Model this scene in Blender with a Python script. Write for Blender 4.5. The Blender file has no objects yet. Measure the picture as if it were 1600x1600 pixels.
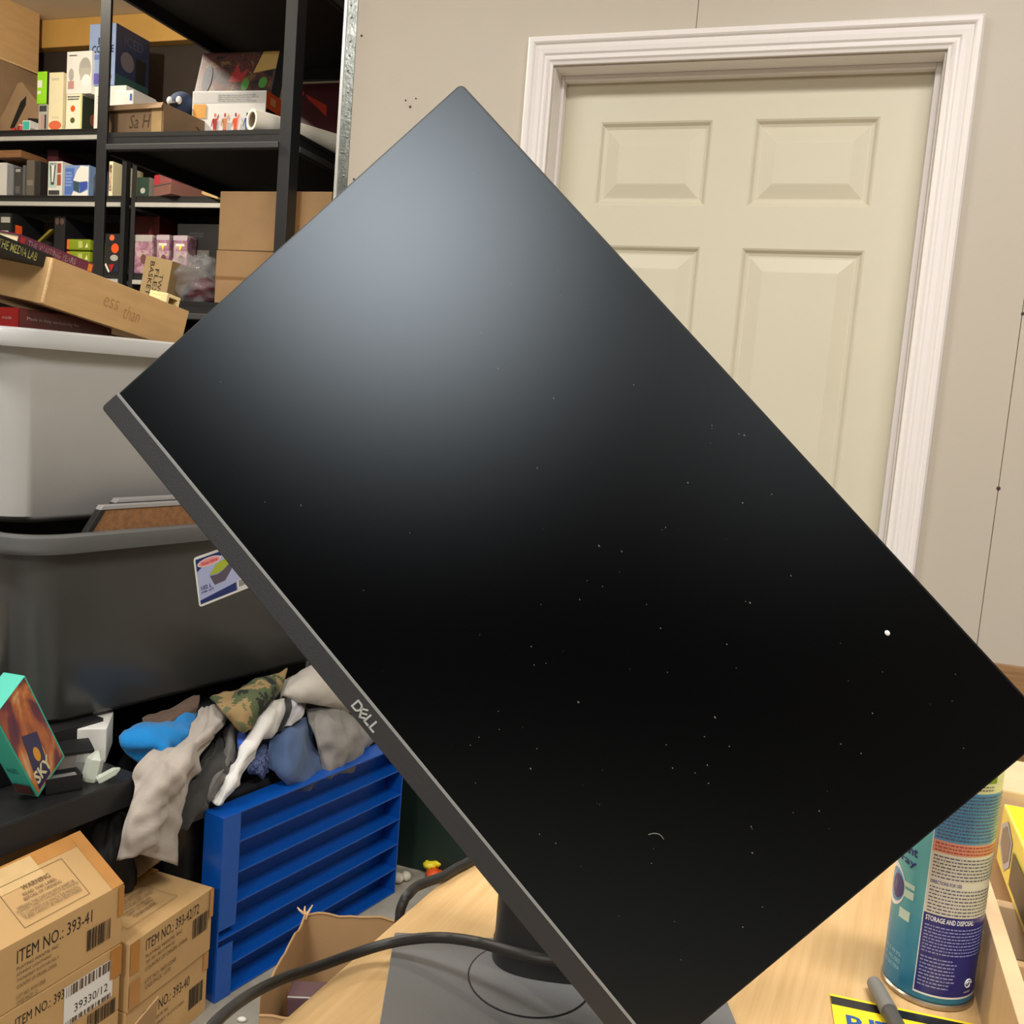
import bpy, bmesh, math, random
from mathutils import Vector, Matrix, noise
R = math.radians
scene = bpy.context.scene
COL = scene.collection

# ------------------------------------------------------------------ camera
F = 1480.0
YAW, PIT, ROL = R(-18.7), R(-6.15), R(4.65)
CAM = Vector((0, 0, 1.22))
_f = Vector((math.sin(YAW)*math.cos(PIT), math.cos(YAW)*math.cos(PIT), math.sin(PIT)))
_r0 = Vector((math.cos(YAW), -math.sin(YAW), 0)); _u0 = _r0.cross(_f)
_r = math.cos(ROL)*_r0 + math.sin(ROL)*_u0
_u = -math.sin(ROL)*_r0 + math.cos(ROL)*_u0
cd = bpy.data.cameras.new('camera'); cd.sensor_width = 36; cd.sensor_height = 36; cd.sensor_fit = 'HORIZONTAL'
cd.lens = 36*F/1600; cd.clip_start = 0.02; cd.clip_end = 60
cam = bpy.data.objects.new('camera', cd); COL.objects.link(cam)
m = Matrix.Identity(4)
for i in range(3):
    m[i][0], m[i][1], m[i][2], m[i][3] = _r[i], _u[i], -_f[i], CAM[i]
cam.matrix_world = m
scene.camera = cam

# ------------------------------------------------------------------ world, exposure
w = bpy.data.worlds.new('world'); scene.world = w; w.use_nodes = True
w.node_tree.nodes['Background'].inputs[0].default_value = (0.9, 0.95, 1, 1)
w.node_tree.nodes['Background'].inputs[1].default_value = 0.05
vs = scene.view_settings
vs.view_transform = 'Standard'; vs.look = 'None'; vs.gamma = 1.0; vs.use_curve_mapping = False
vs.exposure = 0.0
ROOM_Z = 3.0
# ceiling fittings: (x, y, power)
LIGHTS = [(0.55, 0.55, 47), (-0.52, -2.68, 108), (1.5, -2.75, 16), (-1.7, 0.3, 42)]
for (lx, ly, pw) in LIGHTS:
    ld = bpy.data.lights.new('led_panel', 'AREA'); ld.shape = 'RECTANGLE'
    ld.size, ld.size_y = (1.15, 0.3) if ly > -2 else (0.6, 1.2)
    ld.energy = pw; ld.color = (1.0, 0.985, 0.95)
    lo = bpy.data.objects.new('led_panel', ld); COL.objects.link(lo)
    lo.location = (lx, ly, ROOM_Z - 0.075)

FILL_LAMP = (-2.75, 2.15, 2.74)      # added unseen lamp that brightens the alcove, left of the frame
ld = bpy.data.lights.new('fill_lamp', 'POINT'); ld.energy = 115; ld.color = (1.0, 0.91, 0.76); ld.shadow_soft_size = 0.04
lo = bpy.data.objects.new('fill_lamp', ld); COL.objects.link(lo); lo.location = FILL_LAMP

# ------------------------------------------------------------------ geometry helpers
def ray(x, y): return _f + (x-800)/F*_r - (y-800)/F*_u
def atY(x, y, Y): d = ray(x, y); return CAM + d*(Y/d.y)
def atZ(x, y, Z): d = ray(x, y); return CAM + d*((Z-CAM.z)/d.z)
def atX(x, y, X): d = ray(x, y); return CAM + d*(X/d.x)
def atD(x, y, D): return CAM + ray(x, y)*D

def lin(c):
    c = c/255.0
    return c/12.92 if c <= 0.04045 else ((c+0.055)/1.055)**2.4
_MATS = {}
def M(name, rgb, rough=0.6, metal=0.0, spec=0.5, var=0.0, scale=12, bump=0.0, bscale=150, rgb2=None, stretch=None, alpha=1.0, trans=0.0, sheen=0.0, coat=0.0, detail=4):
    if name in _MATS: return _MATS[name]
    mt = bpy.data.materials.new(name); mt.use_nodes = True
    nt = mt.node_tree; b = nt.nodes['Principled BSDF']
    col = tuple(lin(c) for c in rgb) + (1,)
    b.inputs['Base Color'].default_value = col
    b.inputs['Roughness'].default_value = rough; b.inputs['Metallic'].default_value = metal
    b.inputs['Specular IOR Level'].default_value = spec
    b.inputs['Alpha'].default_value = alpha
    b.inputs['Transmission Weight'].default_value = trans
    b.inputs['Sheen Weight'].default_value = sheen
    b.inputs['Coat Weight'].default_value = coat
    tc = None
    def mapping():
        t = nt.nodes.new('ShaderNodeTexCoord'); mp = nt.nodes.new('ShaderNodeMapping')
        if stretch: mp.inputs['Scale'].default_value = stretch
        nt.links.new(t.outputs['Object'], mp.inputs['Vector']); return mp
    if var > 0 or rgb2:
        mp = mapping(); n = nt.nodes.new('ShaderNodeTexNoise'); n.inputs['Scale'].default_value = scale; n.inputs['Detail'].default_value = detail
        nt.links.new(mp.outputs[0], n.inputs['Vector'])
        rp = nt.nodes.new('ShaderNodeValToRGB'); rp.color_ramp.elements[0].position = 0.3; rp.color_ramp.elements[1].position = 0.7
        if rgb2: c2 = tuple(lin(c) for c in rgb2) + (1,); c1 = col
        else:
            c1 = tuple(min(1, c*(1+var)) for c in col[:3]) + (1,); c2 = tuple(c*(1-var) for c in col[:3]) + (1,)
        rp.color_ramp.elements[0].color = c2; rp.color_ramp.elements[1].color = c1
        nt.links.new(n.outputs['Fac'], rp.inputs['Fac']); nt.links.new(rp.outputs[0], b.inputs['Base Color'])
    if bump > 0:
        mp = mapping(); n = nt.nodes.new('ShaderNodeTexNoise'); n.inputs['Scale'].default_value = bscale; n.inputs['Detail'].default_value = 3
        nt.links.new(mp.outputs[0], n.inputs['Vector'])
        bp = nt.nodes.new('ShaderNodeBump'); bp.inputs['Strength'].default_value = bump; bp.inputs['Distance'].default_value = 0.002
        nt.links.new(n.outputs['Fac'], bp.inputs['Height']); nt.links.new(bp.outputs[0], b.inputs['Normal'])
    _MATS[name] = mt
    return mt

def ramp_mat(name, stops, scale=8, rough=0.4, tex='noise', distortion=1.0, constant=False, snap=0.0, vec=(1, 1, 1)):
    """printed pattern of several colours"""
    if name in _MATS: return _MATS[name]
    mt = bpy.data.materials.new(name); mt.use_nodes = True
    nt = mt.node_tree; b = nt.nodes['Principled BSDF']; b.inputs['Roughness'].default_value = rough
    t = nt.nodes.new('ShaderNodeTexCoord'); mp = nt.nodes.new('ShaderNodeMapping'); mp.inputs['Scale'].default_value = vec
    nt.links.new(t.outputs['Object'], mp.inputs['Vector']); src = mp.outputs[0]
    if snap:
        s = nt.nodes.new('ShaderNodeVectorMath'); s.operation = 'SNAP'; s.inputs[1].default_value = (snap,)*3
        nt.links.new(src, s.inputs[0]); src = s.outputs[0]
    n = nt.nodes.new('ShaderNodeTexNoise'); n.inputs['Scale'].default_value = scale; n.inputs['Distortion'].default_value = distortion; n.inputs['Detail'].default_value = 3
    nt.links.new(src, n.inputs['Vector'])
    rp = nt.nodes.new('ShaderNodeValToRGB'); cr = rp.color_ramp
    if constant: cr.interpolation = 'CONSTANT'
    while len(cr.elements) < len(stops): cr.elements.new(0.5)
    for e, (p, c) in zip(cr.elements, stops):
        e.position = p; e.color = tuple(lin(x) for x in c) + (1,)
    nt.links.new(n.outputs['Fac'], rp.inputs['Fac']); nt.links.new(rp.outputs[0], b.inputs['Base Color'])
    _MATS[name] = mt
    return mt

class MB:
    """collects geometry for ONE mesh object"""
    def __init__(s): s.v = []; s.f = []; s.mi = []; s.cur = 0; s.smooth = False
    def add(s, vs, fs):
        o = len(s.v); s.v += [tuple(v) for v in vs]; s.f += [tuple(i+o for i in f) for f in fs]; s.mi += [s.cur]*len(fs); return s
    def box(s, a, b):
        x0, y0, z0 = a; x1, y1, z1 = b
        return s.hexa([(x0,y0,z0),(x1,y0,z0),(x1,y1,z0),(x0,y1,z0),(x0,y0,z1),(x1,y0,z1),(x1,y1,z1),(x0,y1,z1)])
    def hexa(s, p): return s.add(p, [(0,3,2,1),(4,5,6,7),(0,1,5,4),(1,2,6,5),(2,3,7,6),(3,0,4,7)])
    def prism(s, poly, axis, a, b):
        """poly: 2D points; extruded along axis ('x','y','z') from a to b"""
        def P(p, t):
            return {'x': (t, p[0], p[1]), 'y': (p[0], t, p[1]), 'z': (p[0], p[1], t)}[axis]
        n = len(poly)
        vs = [P(p, a) for p in poly] + [P(p, b) for p in poly]
        fs = [tuple(range(n)), tuple(range(2*n-1, n-1, -1))] + [(i, n+i, n+(i+1) % n, (i+1) % n) for i in range(n)]
        return s.add(vs, fs)
    def loft(s, loops, cap0=True, cap1=True):
        n = len(loops[0]); vs = [p for l in loops for p in l]; fs = []
        for k in range(len(loops)-1):
            for i in range(n):
                j = (i+1) % n; fs.append((k*n+i, k*n+j, (k+1)*n+j, (k+1)*n+i))
        if cap0: fs.append(tuple(range(n-1, -1, -1)))
        if cap1: fs.append(tuple((len(loops)-1)*n+i for i in range(n)))
        return s.add(vs, fs)
    def lathe(s, prof, n=32, c=(0, 0), cap0=True, cap1=True):
        return s.loft([[(c[0]+r*math.cos(2*math.pi*i/n), c[1]+r*math.sin(2*math.pi*i/n), z) for i in range(n)] for (r, z) in prof], cap0, cap1)
    def tube(s, pts, rad, n=10, smooth=6):
        pts = [Vector(p) for p in pts]
        if smooth: pts = crom(pts, smooth)
        loops = []; ref = Vector((0, 0, 1))
        for i, p in enumerate(pts):
            t = (pts[min(i+1, len(pts)-1)]-pts[max(i-1, 0)]).normalized()
            a = t.cross(ref)
            if a.length < 0.05: a = t.cross(Vector((1, 0, 0)))
            a.normalize(); b = a.cross(t).normalized()
            rr = rad if not isinstance(rad, (list, tuple)) else rad[0]+(rad[1]-rad[0])*i/(len(pts)-1)
            loops.append([p + rr*(math.cos(2*math.pi*k/n)*a + math.sin(2*math.pi*k/n)*b) for k in range(n)])
        return s.loft(loops)
    def sphere(s, c, r, nu=10, nv=6, sc=(1, 1, 1)):
        loops = []
        for j in range(1, nv):
            th = math.pi*j/nv
            loops.append([(c[0]+sc[0]*r*math.sin(th)*math.cos(2*math.pi*i/nu), c[1]+sc[1]*r*math.sin(th)*math.sin(2*math.pi*i/nu), c[2]-sc[2]*r*math.cos(th)) for i in range(nu)])
        return s.loft(loops)
    def build(s, name, mats, parent=None, bevel=0.0, smooth=False, mw=None, segs=2, angle=30):
        me = bpy.data.meshes.new(name); me.from_pydata(s.v, [], s.f)
        if not isinstance(mats, (list, tuple)): mats = [mats]
        for mt in mats: me.materials.append(mt)
        for p, i in zip(me.polygons, s.mi): p.material_index = i
        bm = bmesh.new(); bm.from_mesh(me)
        bmesh.ops.recalc_face_normals(bm, faces=bm.faces)
        if bevel > 0:
            es = [e for e in bm.edges if len(e.link_faces) == 2 and e.calc_face_angle(0) > R(35)]
            bmesh.ops.bevel(bm, geom=es, offset=bevel, segments=segs, affect='EDGES', profile=0.6, clamp_overlap=True)
        bm.to_mesh(me); bm.free()
        if smooth:
            for p in me.polygons: p.use_smooth = True
            if angle < 180:
                try: me.set_sharp_from_angle(angle=R(angle))
                except Exception: pass
        o = bpy.data.objects.new(name, me); COL.objects.link(o)
        if parent: o.parent = parent
        if mw is not None: o.matrix_basis = mw
        return o

def crom(pts, k):
    out = []; n = len(pts)
    for i in range(n-1):
        p0, p1, p2, p3 = pts[max(i-1, 0)], pts[i], pts[i+1], pts[min(i+2, n-1)]
        for j in range(k):
            t = j/k; t2 = t*t; t3 = t2*t
            out.append(0.5*((2*p1) + (p2-p0)*t + (2*p0-5*p1+4*p2-p3)*t2 + (3*p1-p0-3*p2+p3)*t3))
    out.append(pts[-1]); return out

def tag(o, label=None, cat=None, group=None, kind=None):
    if label: o['label'] = label
    if cat: o['category'] = cat
    if group: o['group'] = group
    if kind: o['kind'] = kind
    return o
def thing(name, label, cat, loc=(0, 0, 0), rz=0.0, group=None, mw=None):
    o = bpy.data.objects.new(name, None); o.empty_display_size = 0.02; COL.objects.link(o)
    if mw is not None: o.matrix_basis = mw
    else: o.location = loc; o.rotation_euler = (0, 0, rz)
    return tag(o, label, cat, group)
def struct(o): o['kind'] = 'structure'; return o

def frame(origin, xdir, up=(0, 0, 1)):
    """matrix: local x along xdir, z near up, y away"""
    x = Vector(xdir).normalized(); z = Vector(up); z = (z - x*z.dot(x)).normalized(); y = z.cross(x)
    mm = Matrix.Identity(4)
    for i in range(3): mm[i][0], mm[i][1], mm[i][2], mm[i][3] = x[i], y[i], z[i], origin[i]
    return mm
def rrect(hl, hw, r, z, n=5, cx=0, cy=0):
    out = []
    for (sx, sy, a0) in ((1, 1, 0), (-1, 1, 90), (-1, -1, 180), (1, -1, 270)):
        for k in range(n+1):
            a = R(a0 + 90*k/n); out.append((cx+sx*(hl-r)+r*math.cos(a), cy+sy*(hw-r)+r*math.sin(a), z))
    return out

# lettering: built-in font turned into thin mesh; text lies in local XZ plane facing -Y (u right, v up)
def text_geo(txt, size, ext=0.0002, bold=0.0, shear=0.0, align='LEFT', sx=1.0, spacing=1.0):
    cu = bpy.data.curves.new('t', 'FONT'); cu.body = txt; cu.size = size; cu.extrude = ext; cu.offset = bold; cu.shear = shear
    cu.align_x = align; cu.resolution_u = 2; cu.space_character = spacing
    ob = bpy.data.objects.new('t', cu); COL.objects.link(ob)
    dg = bpy.context.evaluated_depsgraph_get(); me = ob.evaluated_get(dg).to_mesh()
    vs = [(v.co.x*sx, -v.co.z, v.co.y) for v in me.vertices]; fs = [tuple(p.vertices) for p in me.polygons]
    ob.evaluated_get(dg).to_mesh_clear(); bpy.data.objects.remove(ob); bpy.data.curves.remove(cu)
    return vs, fs
def fit_text(txt, w, h, **kw):
    """text scaled into a w x h rectangle with lower-left at origin"""
    vs, fs = text_geo(txt, 1.0, ext=0.0, **kw)
    if not vs: return vs, fs
    x0 = min(v[0] for v in vs); x1 = max(v[0] for v in vs); z0 = min(v[2] for v in vs); z1 = max(v[2] for v in vs)
    return [((v[0]-x0)/(x1-x0)*w, 0.0, (v[2]-z0)/(z1-z0)*h) for v in vs], fs

# ------------------------------------------------------------------ boxes with printed faces
def face_pt(face, u, v, s, e):
    w_, d_, h_ = s
    return {'F': (u*w_, -e, v*h_), 'R': (w_+e, u*d_, v*h_), 'T': (u*w_, v*d_, h_+e), 'L': (-e, d_-u*d_, v*h_)}[face]
def decals_on(root, s, decals, rnd=None):
    for i, dc in enumerate(decals):
        kind, face = dc[0], dc[1]; e = 0.0005 + 0.00025*i; mb = MB()
        fp = lambda u, v: face_pt(face, u, v, s, e)
        fw_, fh_ = {'F': (s[0], s[2]), 'R': (s[1], s[2]), 'T': (s[0], s[1]), 'L': (s[1], s[2])}[face]
        if kind == 'poly':
            mb.add([fp(u, v) for u, v in dc[2]], [tuple(range(len(dc[2])))]); mb.build('printed_patch', dc[3], root); continue
        u0, v0, u1, v1, mt = dc[2:7]
        if kind == 'rect':
            mb.add([fp(u0, v0), fp(u1, v0), fp(u1, v1), fp(u0, v1)], [(0, 1, 2, 3)]); mb.build('printed_patch', mt, root)
        elif kind == 'tape':
            mb.add([fp(u0, v0), fp(u1, v0), fp(u1, v1), fp(u0, v1)], [(0, 1, 2, 3)]); mb.build('packing_tape', mt, root)
        elif kind == 'ell':
            n = 20; mb.add([fp((u0+u1)/2+(u1-u0)/2*math.cos(2*math.pi*k/n), (v0+v1)/2+(v1-v0)/2*math.sin(2*math.pi*k/n)) for k in range(n)], [tuple(range(n))]); mb.build('printed_patch', mt, root)
        elif kind == 'text':
            vs_, fs_ = fit_text(dc[7], 1.0, 1.0, **(dc[8] if len(dc) > 8 else {}))
            rot = dc[9] if len(dc) > 9 else 0
            def q(x, z):
                if rot == 180: x, z = 1-x, 1-z
                elif rot == 90: x, z = 1-z, x
                elif rot == -90: x, z = z, 1-x
                return fp(u0+(u1-u0)*x, v0+(v1-v0)*z)
            mb.add([q(v[0], v[2]) for v in vs_], fs_); mb.build('printed_text', mt, root)
        elif kind == 'bars':
            rr = random.Random(int(u0*1000)+7); x = u0
            while x < u1:
                bw = (u1-u0)*rr.choice((.012, .02, .035, .05)); xe = min(x+bw, u1)
                mb.add([fp(x, v0), fp(xe, v0), fp(xe, v1), fp(x, v1)], [(0, 1, 2, 3)]); x = xe+(u1-u0)*rr.choice((.012, .02, .035))
            mb.build('barcode', mt, root)
        elif kind == 'lines':
            n = dc[7]; rr = random.Random(int(v0*997+u0*31+n)); ph = (v1-v0)/n
            for k in range(n):
                z = v1-(k+.8)*ph; x = u0; end = u0+(u1-u0)*rr.uniform(.75, 1)
                while x < end:
                    xe = min(end, x+(u1-u0)*rr.uniform(.03, .12))
                    mb.add([fp(x, z), fp(xe, z), fp(xe, z+ph*.55), fp(x, z+ph*.55)], [(0, 1, 2, 3)]); x = xe+(u1-u0)*.02
            o = mb.build('fine_print', mt, root)
        elif kind == 'outline':
            t = dc[7]; tu, tv = t/fw_, t/fh_
            for (a, b, c, d) in ((u0, v0, u1, v0+tv), (u0, v1-tv, u1, v1), (u0, v0, u0+tu, v1), (u1-tu, v0, u1, v1)):
                mb.add([fp(a, b), fp(c, b), fp(c, d), fp(a, d)], [(0, 1, 2, 3)])
            mb.build('printed_outline', mt, root)

def box_thing(name, label, cat, org, rz, s, mat, decals=(), group=None, bevel=0.002, mw=None, body='box_body', sides=None):
    mats = [mat]; mb = MB(); mb.box((0, 0, 0), s)
    if sides:                                    # {'F':mat,'R':mat,'T':mat}
        idx = {'T': 1, 'F': 2, 'R': 3}
        for k, mt in sides.items(): mats.append(mt); mb.mi[idx[k]] = len(mats)-1
    bevel = 0 if sides else min(bevel, min(s)*.2)
    if mw is None: mw = Matrix.Translation(Vector(org)) @ Matrix.Rotation(rz, 4, 'Z')
    if decals:
        root = thing(name, label, cat, group=group, mw=mw)
        mb.build(body, mats, root, bevel=bevel); decals_on(root, s, decals); return root
    o = mb.build(name, mats, None, bevel=bevel, mw=mw); return tag(o, label, cat, group)

def shelf_item(name, label, cat, pL, pR, pT, pB, Yf, d, zb, mat, decals=(), group=None, sides=None, rz=0.0, bevel=0.002, hz=None):
    ym = (pT+pB)/2; a = atY(pL, ym, Yf); b = atY(pR, ym, Yf); zt = atY((pL+pR)/2, pT, Yf).z
    return box_thing(name, label, cat, (a.x, Yf, zb), rz, (b.x-a.x, d, (hz or (zt-zb))), mat, decals, group, bevel, sides=sides)

# ------------------------------------------------------------------ cloth
def cloth(name, label, cat, rows, mat, amp=0.006, seed=1, group=None, nu=22, nv=26, thick=0.004, fold=38, parent=None, lump=0.0):
    rows = [[Vector(p) for p in r] for r in rows]
    rr = [crom(r, max(1, nu//(len(r)-1))) for r in rows]
    n = min(len(r) for r in rr); rr = [r[:n] for r in rr]
    cols = [crom([r[i] for r in rr], max(1, nv//(len(rr)-1))) for i in range(n)]
    mN = len(cols[0]); G = [[cols[i][j].copy() for i in range(n)] for j in range(mN)]
    N = [[None]*n for _ in range(mN)]
    for j in range(mN):
        for i in range(n):
            du = G[j][min(i+1, n-1)]-G[j][max(i-1, 0)]; dv = G[min(j+1, mN-1)][i]-G[max(j-1, 0)][i]
            nn = du.cross(dv); nn = nn.normalized() if nn.length > 1e-9 else Vector((0, 0, 1))
            if nn.dot(CAM-G[j][i]) < 0: nn = -nn
            N[j][i] = nn
    off = Vector((seed*3.1, seed*1.7, seed*5.3))
    for j in range(mN):
        for i in range(n):
            p = G[j][i]; u = i/(n-1); v = j/(mN-1)
            a = 1.3*(1-abs(noise.noise(p*fold*.36+off))*2.2)+.7*(1-abs(noise.noise(p*fold*.8+off*2))*2)-.6
            ridge = math.sin(u*9+3*noise.noise(p*9+off)+v*2.5+seed)**3
            bulge = lump*math.sin(math.pi*u)*math.sin(math.pi*min(1, v*1.0))
            G[j][i] = p + N[j][i]*(amp*(a+0.8*ridge)+bulge)
    mb = MB()
    top = [p for r in G for p in r]; bot = [G[j][i]-N[j][i]*thick for j in range(mN) for i in range(n)]
    K = n*mN; fs = []
    for j in range(mN-1):
        for i in range(n-1):
            a = j*n+i; fs.append((a, a+1, a+n+1, a+n)); fs.append((K+a, K+a+n, K+a+n+1, K+a+1))
    rim = [i for i in range(n)] + [j*n+n-1 for j in range(1, mN)] + [(mN-1)*n+i for i in range(n-2, -1, -1)] + [j*n for j in range(mN-2, 0, -1)]
    for k in range(len(rim)):
        a, b = rim[k], rim[(k+1) % len(rim)]; fs.append((a, K+a, K+b, b))
    mb.add(top+bot, fs)
    o = mb.build(name, mat, parent, smooth=True, angle=180)
    return tag(o, label, cat, group) if not parent else o

# ------------------------------------------------------------------ common materials
CARD = M('cardboard', (204, 164, 112), 0.75, var=0.07, scale=9, bump=0.15, bscale=60, stretch=(1, 1, 5))
CARD2 = M('cardboard_brown', (176, 140, 98), 0.8, var=0.08, scale=9, bump=0.15, bscale=60)
CARD3 = M('cardboard_dull', (150, 122, 92), 0.8, var=0.1, scale=9, bump=0.15, bscale=60)
CARDE = M('cardboard_torn_edge', (222, 186, 136), 0.9, var=0.15, scale=180, bump=0.6, bscale=300)
TAPE = M('brown_tape', (190, 132, 66), 0.25, var=0.06, scale=30, coat=0.4)
CLEARTAPE = M('clear_tape', (214, 180, 128), 0.12, var=0.05, scale=30, coat=0.8, bump=0.4, bscale=90)
INK = M('black_print_ink', (38, 30, 26), 0.7)
INK2 = M('grey_print_ink', (104, 82, 60), 0.7)
WHITE = M('white_card', (236, 234, 228), 0.5, var=0.02)
CREAM = M('cream_card', (238, 228, 190), 0.55, var=0.03)
BLACKP = M('black_powder_coat', (34, 35, 38), 0.45, bump=0.12, bscale=500)
STEEL = M('bare_steel_lip', (205, 205, 202), 0.35, metal=0.3)
BLKPLAST = M('black_plastic', (34, 34, 35), 0.42, bump=0.15, bscale=250)
DARK = M('matte_black', (16, 16, 17), 0.6)
NAVY = M('navy_card', (28, 38, 66), 0.45, var=0.08)
RED = M('red_card', (178, 36, 36), 0.45, var=0.05)
MAROON = M('maroon_card', (92, 26, 40), 0.45, var=0.08)
ORANGE = M('orange_card', (238, 92, 40), 0.45)
GREYD = M('dark_grey_card', (62, 62, 64), 0.5, var=0.1)
GREYL = M('light_grey_card', (176, 174, 168), 0.5, var=0.05)
BLUEL = M('light_blue_card', (132, 158, 206), 0.4, var=0.06)
BLUE = M('blue_card', (58, 92, 178), 0.4, var=0.06)
GREEN = M('lime_card', (150, 222, 40), 0.4)
TEAL = M('teal_card', (64, 186, 170), 0.4)
YEL = M('yellow_card', (246, 226, 40), 0.4)
PAPER = M('paper_pages', (226, 208, 168), 0.8, var=0.08, scale=60, stretch=(1, 1, 40))

# ------------------------------------------------------------------ room shell
YW = 2.233                      # face of the wall with the door
WX = -1.277                     # free end of that wall
WALLM = M('painted_wall_sheet', (193, 184, 170), 0.5, var=0.02, scale=3, bump=0.06, bscale=300)
WALLB = M('wall_core', (160, 150, 136), 0.8, var=0.05)
TRIMW = M('white_trim_paint', (234, 229, 227), 0.42, var=0.008, scale=6, stretch=(30, 30, 1), bump=0.05, bscale=80)
DOORM = M('cream_door_paint', (212, 206, 184), 0.42, var=0.015, scale=5, bump=0.05, bscale=200)
CEILM = M('ceiling_paint', (226, 214, 194), 0.8, var=0.03, scale=4)
FLOORM = M('concrete', (172, 166, 154), 0.8, rgb2=(146, 141, 130), scale=14, bump=0.35, bscale=70, detail=9)
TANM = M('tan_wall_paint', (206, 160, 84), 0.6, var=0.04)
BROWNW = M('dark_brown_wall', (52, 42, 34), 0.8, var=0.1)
DARKROOM = M('dark_rear_wall', (24, 22, 21), 0.8, var=0.2)
RX0, RX1, RY0, RY1 = -5.4, 4.6, -9.0, 4.02

struct(MB().box((RX0, RY0, -0.1), (RX1, RY1+.2, 0)).build('floor', FLOORM))
struct(MB().box((RX0, RY0, ROOM_Z), (RX1, RY1+.2, ROOM_Z+.1)).build('ceiling', CEILM))
struct(MB().box((RX1, RY0, 0), (RX1+.1, YW, ROOM_Z)).build('wall_right', WALLM))
struct(MB().box((RX0-.1, RY0, 0), (RX0, RY1+.2, ROOM_Z)).build('wall_left', WALLM))
struct(MB().box((RX0, RY0-.1, 0), (RX1, RY0, ROOM_Z)).build('wall_rear', DARKROOM))
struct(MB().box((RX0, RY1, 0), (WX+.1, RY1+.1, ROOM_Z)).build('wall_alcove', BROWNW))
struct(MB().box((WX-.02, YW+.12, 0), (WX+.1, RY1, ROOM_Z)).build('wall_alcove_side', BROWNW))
struct(MB().box((RX0, RY1-.06, 2.862), (WX-.02, RY1-.001, ROOM_Z-.001)).build('trim_2', TANM, bevel=.004))
struct(MB().box((RX0, 3.05, ROOM_Z-.004), (WX, 3.056, ROOM_Z-.0005)).build('trim_3', M('ceiling_seam', (150, 138, 118), .9)))

# door wall: core plus the sheets that clad it
x0, x1, zt = -0.737, 0.115, 2.033          # door opening
core = MB()
core.box((WX, YW+.012, 0), (x0-.021, YW+.12, ROOM_Z)); core.box((x1+.021, YW+.012, 0), (RX1, YW+.12, ROOM_Z)); core.box((x0-.021, YW+.012, zt+.021), (x1+.021, YW+.12, ROOM_Z))
wall = struct(core.build('wall_back', WALLB))
g = .0006; s1, s2, s3 = -0.412, 0.325, 1.545
def sheet(poly): return MB().prism(poly, 'y', YW, YW+.011).build('wall_sheet', WALLM, wall, bevel=.0006, segs=1)
sheet([(WX, 0), (x0-.001, 0), (x0-.001, zt+.001), (s1-g, zt+.001), (s1-g, ROOM_Z), (WX, ROOM_Z)])
sheet([(s1+g, zt+.001), (x1+.001, zt+.001), (x1+.001, 0), (s2-g, 0), (s2-g, ROOM_Z), (s1+g, ROOM_Z)])
sheet([(s2+g, 0), (s3-g, 0), (s3-g, ROOM_Z), (s2+g, ROOM_Z)])
sheet([(s3+g, 0), (RX1, 0), (RX1, ROOM_Z), (s3+g, ROOM_Z)])
SCREW = M('dark_screw', (60, 52, 46), 0.6)
for (px, py, r_) in ((1560, 763, .0042), (1598, 490, .0035), (565, 56, .003), (641, 167, .0032), (634, 157, .0022), (650, 154, .002), (553, 280, .0028)):
    p = atY(px, py, YW); mb = MB(); n = 10
    mb.loft([[(p.x+rr*math.cos(2*math.pi*k/n), yy, p.z+rr*math.sin(2*math.pi*k/n)) for k in range(n)] for rr, yy in ((r_, YW), (r_, YW-.0012), (r_*.5, YW-.0016))])
    mb.build('screw_head', SCREW, wall)
# plank wainscot on the right of the door
WOODP = M('oak_plank', (168, 128, 86), 0.5, rgb2=(122, 88, 56), scale=5, stretch=(1.2, 1, 26), bump=0.1)
zp = 0.765
while zp > 0.05:
    MB().box((x1+.07, YW-.013, max(0.002, zp-.118)), (RX1, YW-.0005, zp)).build('plank', WOODP, wall, bevel=.002)
    zp -= .12
for (xa, xb) in ((WX, x0-.07),):
    MB().box((xa, YW-.012, 0), (xb, YW-.0005, .09)).build('skirting_board', TRIMW, wall, bevel=.003)

# galvanised stud on the wall's free end
ZINC = M('galvanised_steel', (168, 172, 168), 0.32, metal=0.85, rgb2=(120, 126, 122), scale=26, bump=0.3, bscale=120)
st = struct(MB().prism([(WX-.034, YW-.001), (WX, YW-.001), (WX, YW+.001), (WX-.032, YW+.001), (WX-.032, YW+.118), (WX, YW+.118), (WX, YW+.12), (WX-.034, YW+.12)], 'z', 0, ROOM_Z).build('trim_4', ZINC))
mb = MB(); mb.box((WX-.037, YW-.004, 0), (WX-.029, YW-.0012, ROOM_Z)); mb.build('folded_edge', M('bright_steel_fold', (226, 228, 224), .3, metal=.5), st)
rnd = random.Random(4); z = .1
while z < 2.9:
    mb = MB(); mb.sphere((WX-.014+rnd.uniform(-.006, .006), YW-.001, z), .0035, 8, 5, (1, .6, 1)); mb.build('dimple', ZINC, st, smooth=True); z += rnd.uniform(.03, .06)
MB().box((WX-.052, YW+.03, 0), (WX-.0345, YW+.1, 1.73)).build('drywall_edge', M('green_drywall_edge', (176, 190, 158), .8), st)

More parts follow.
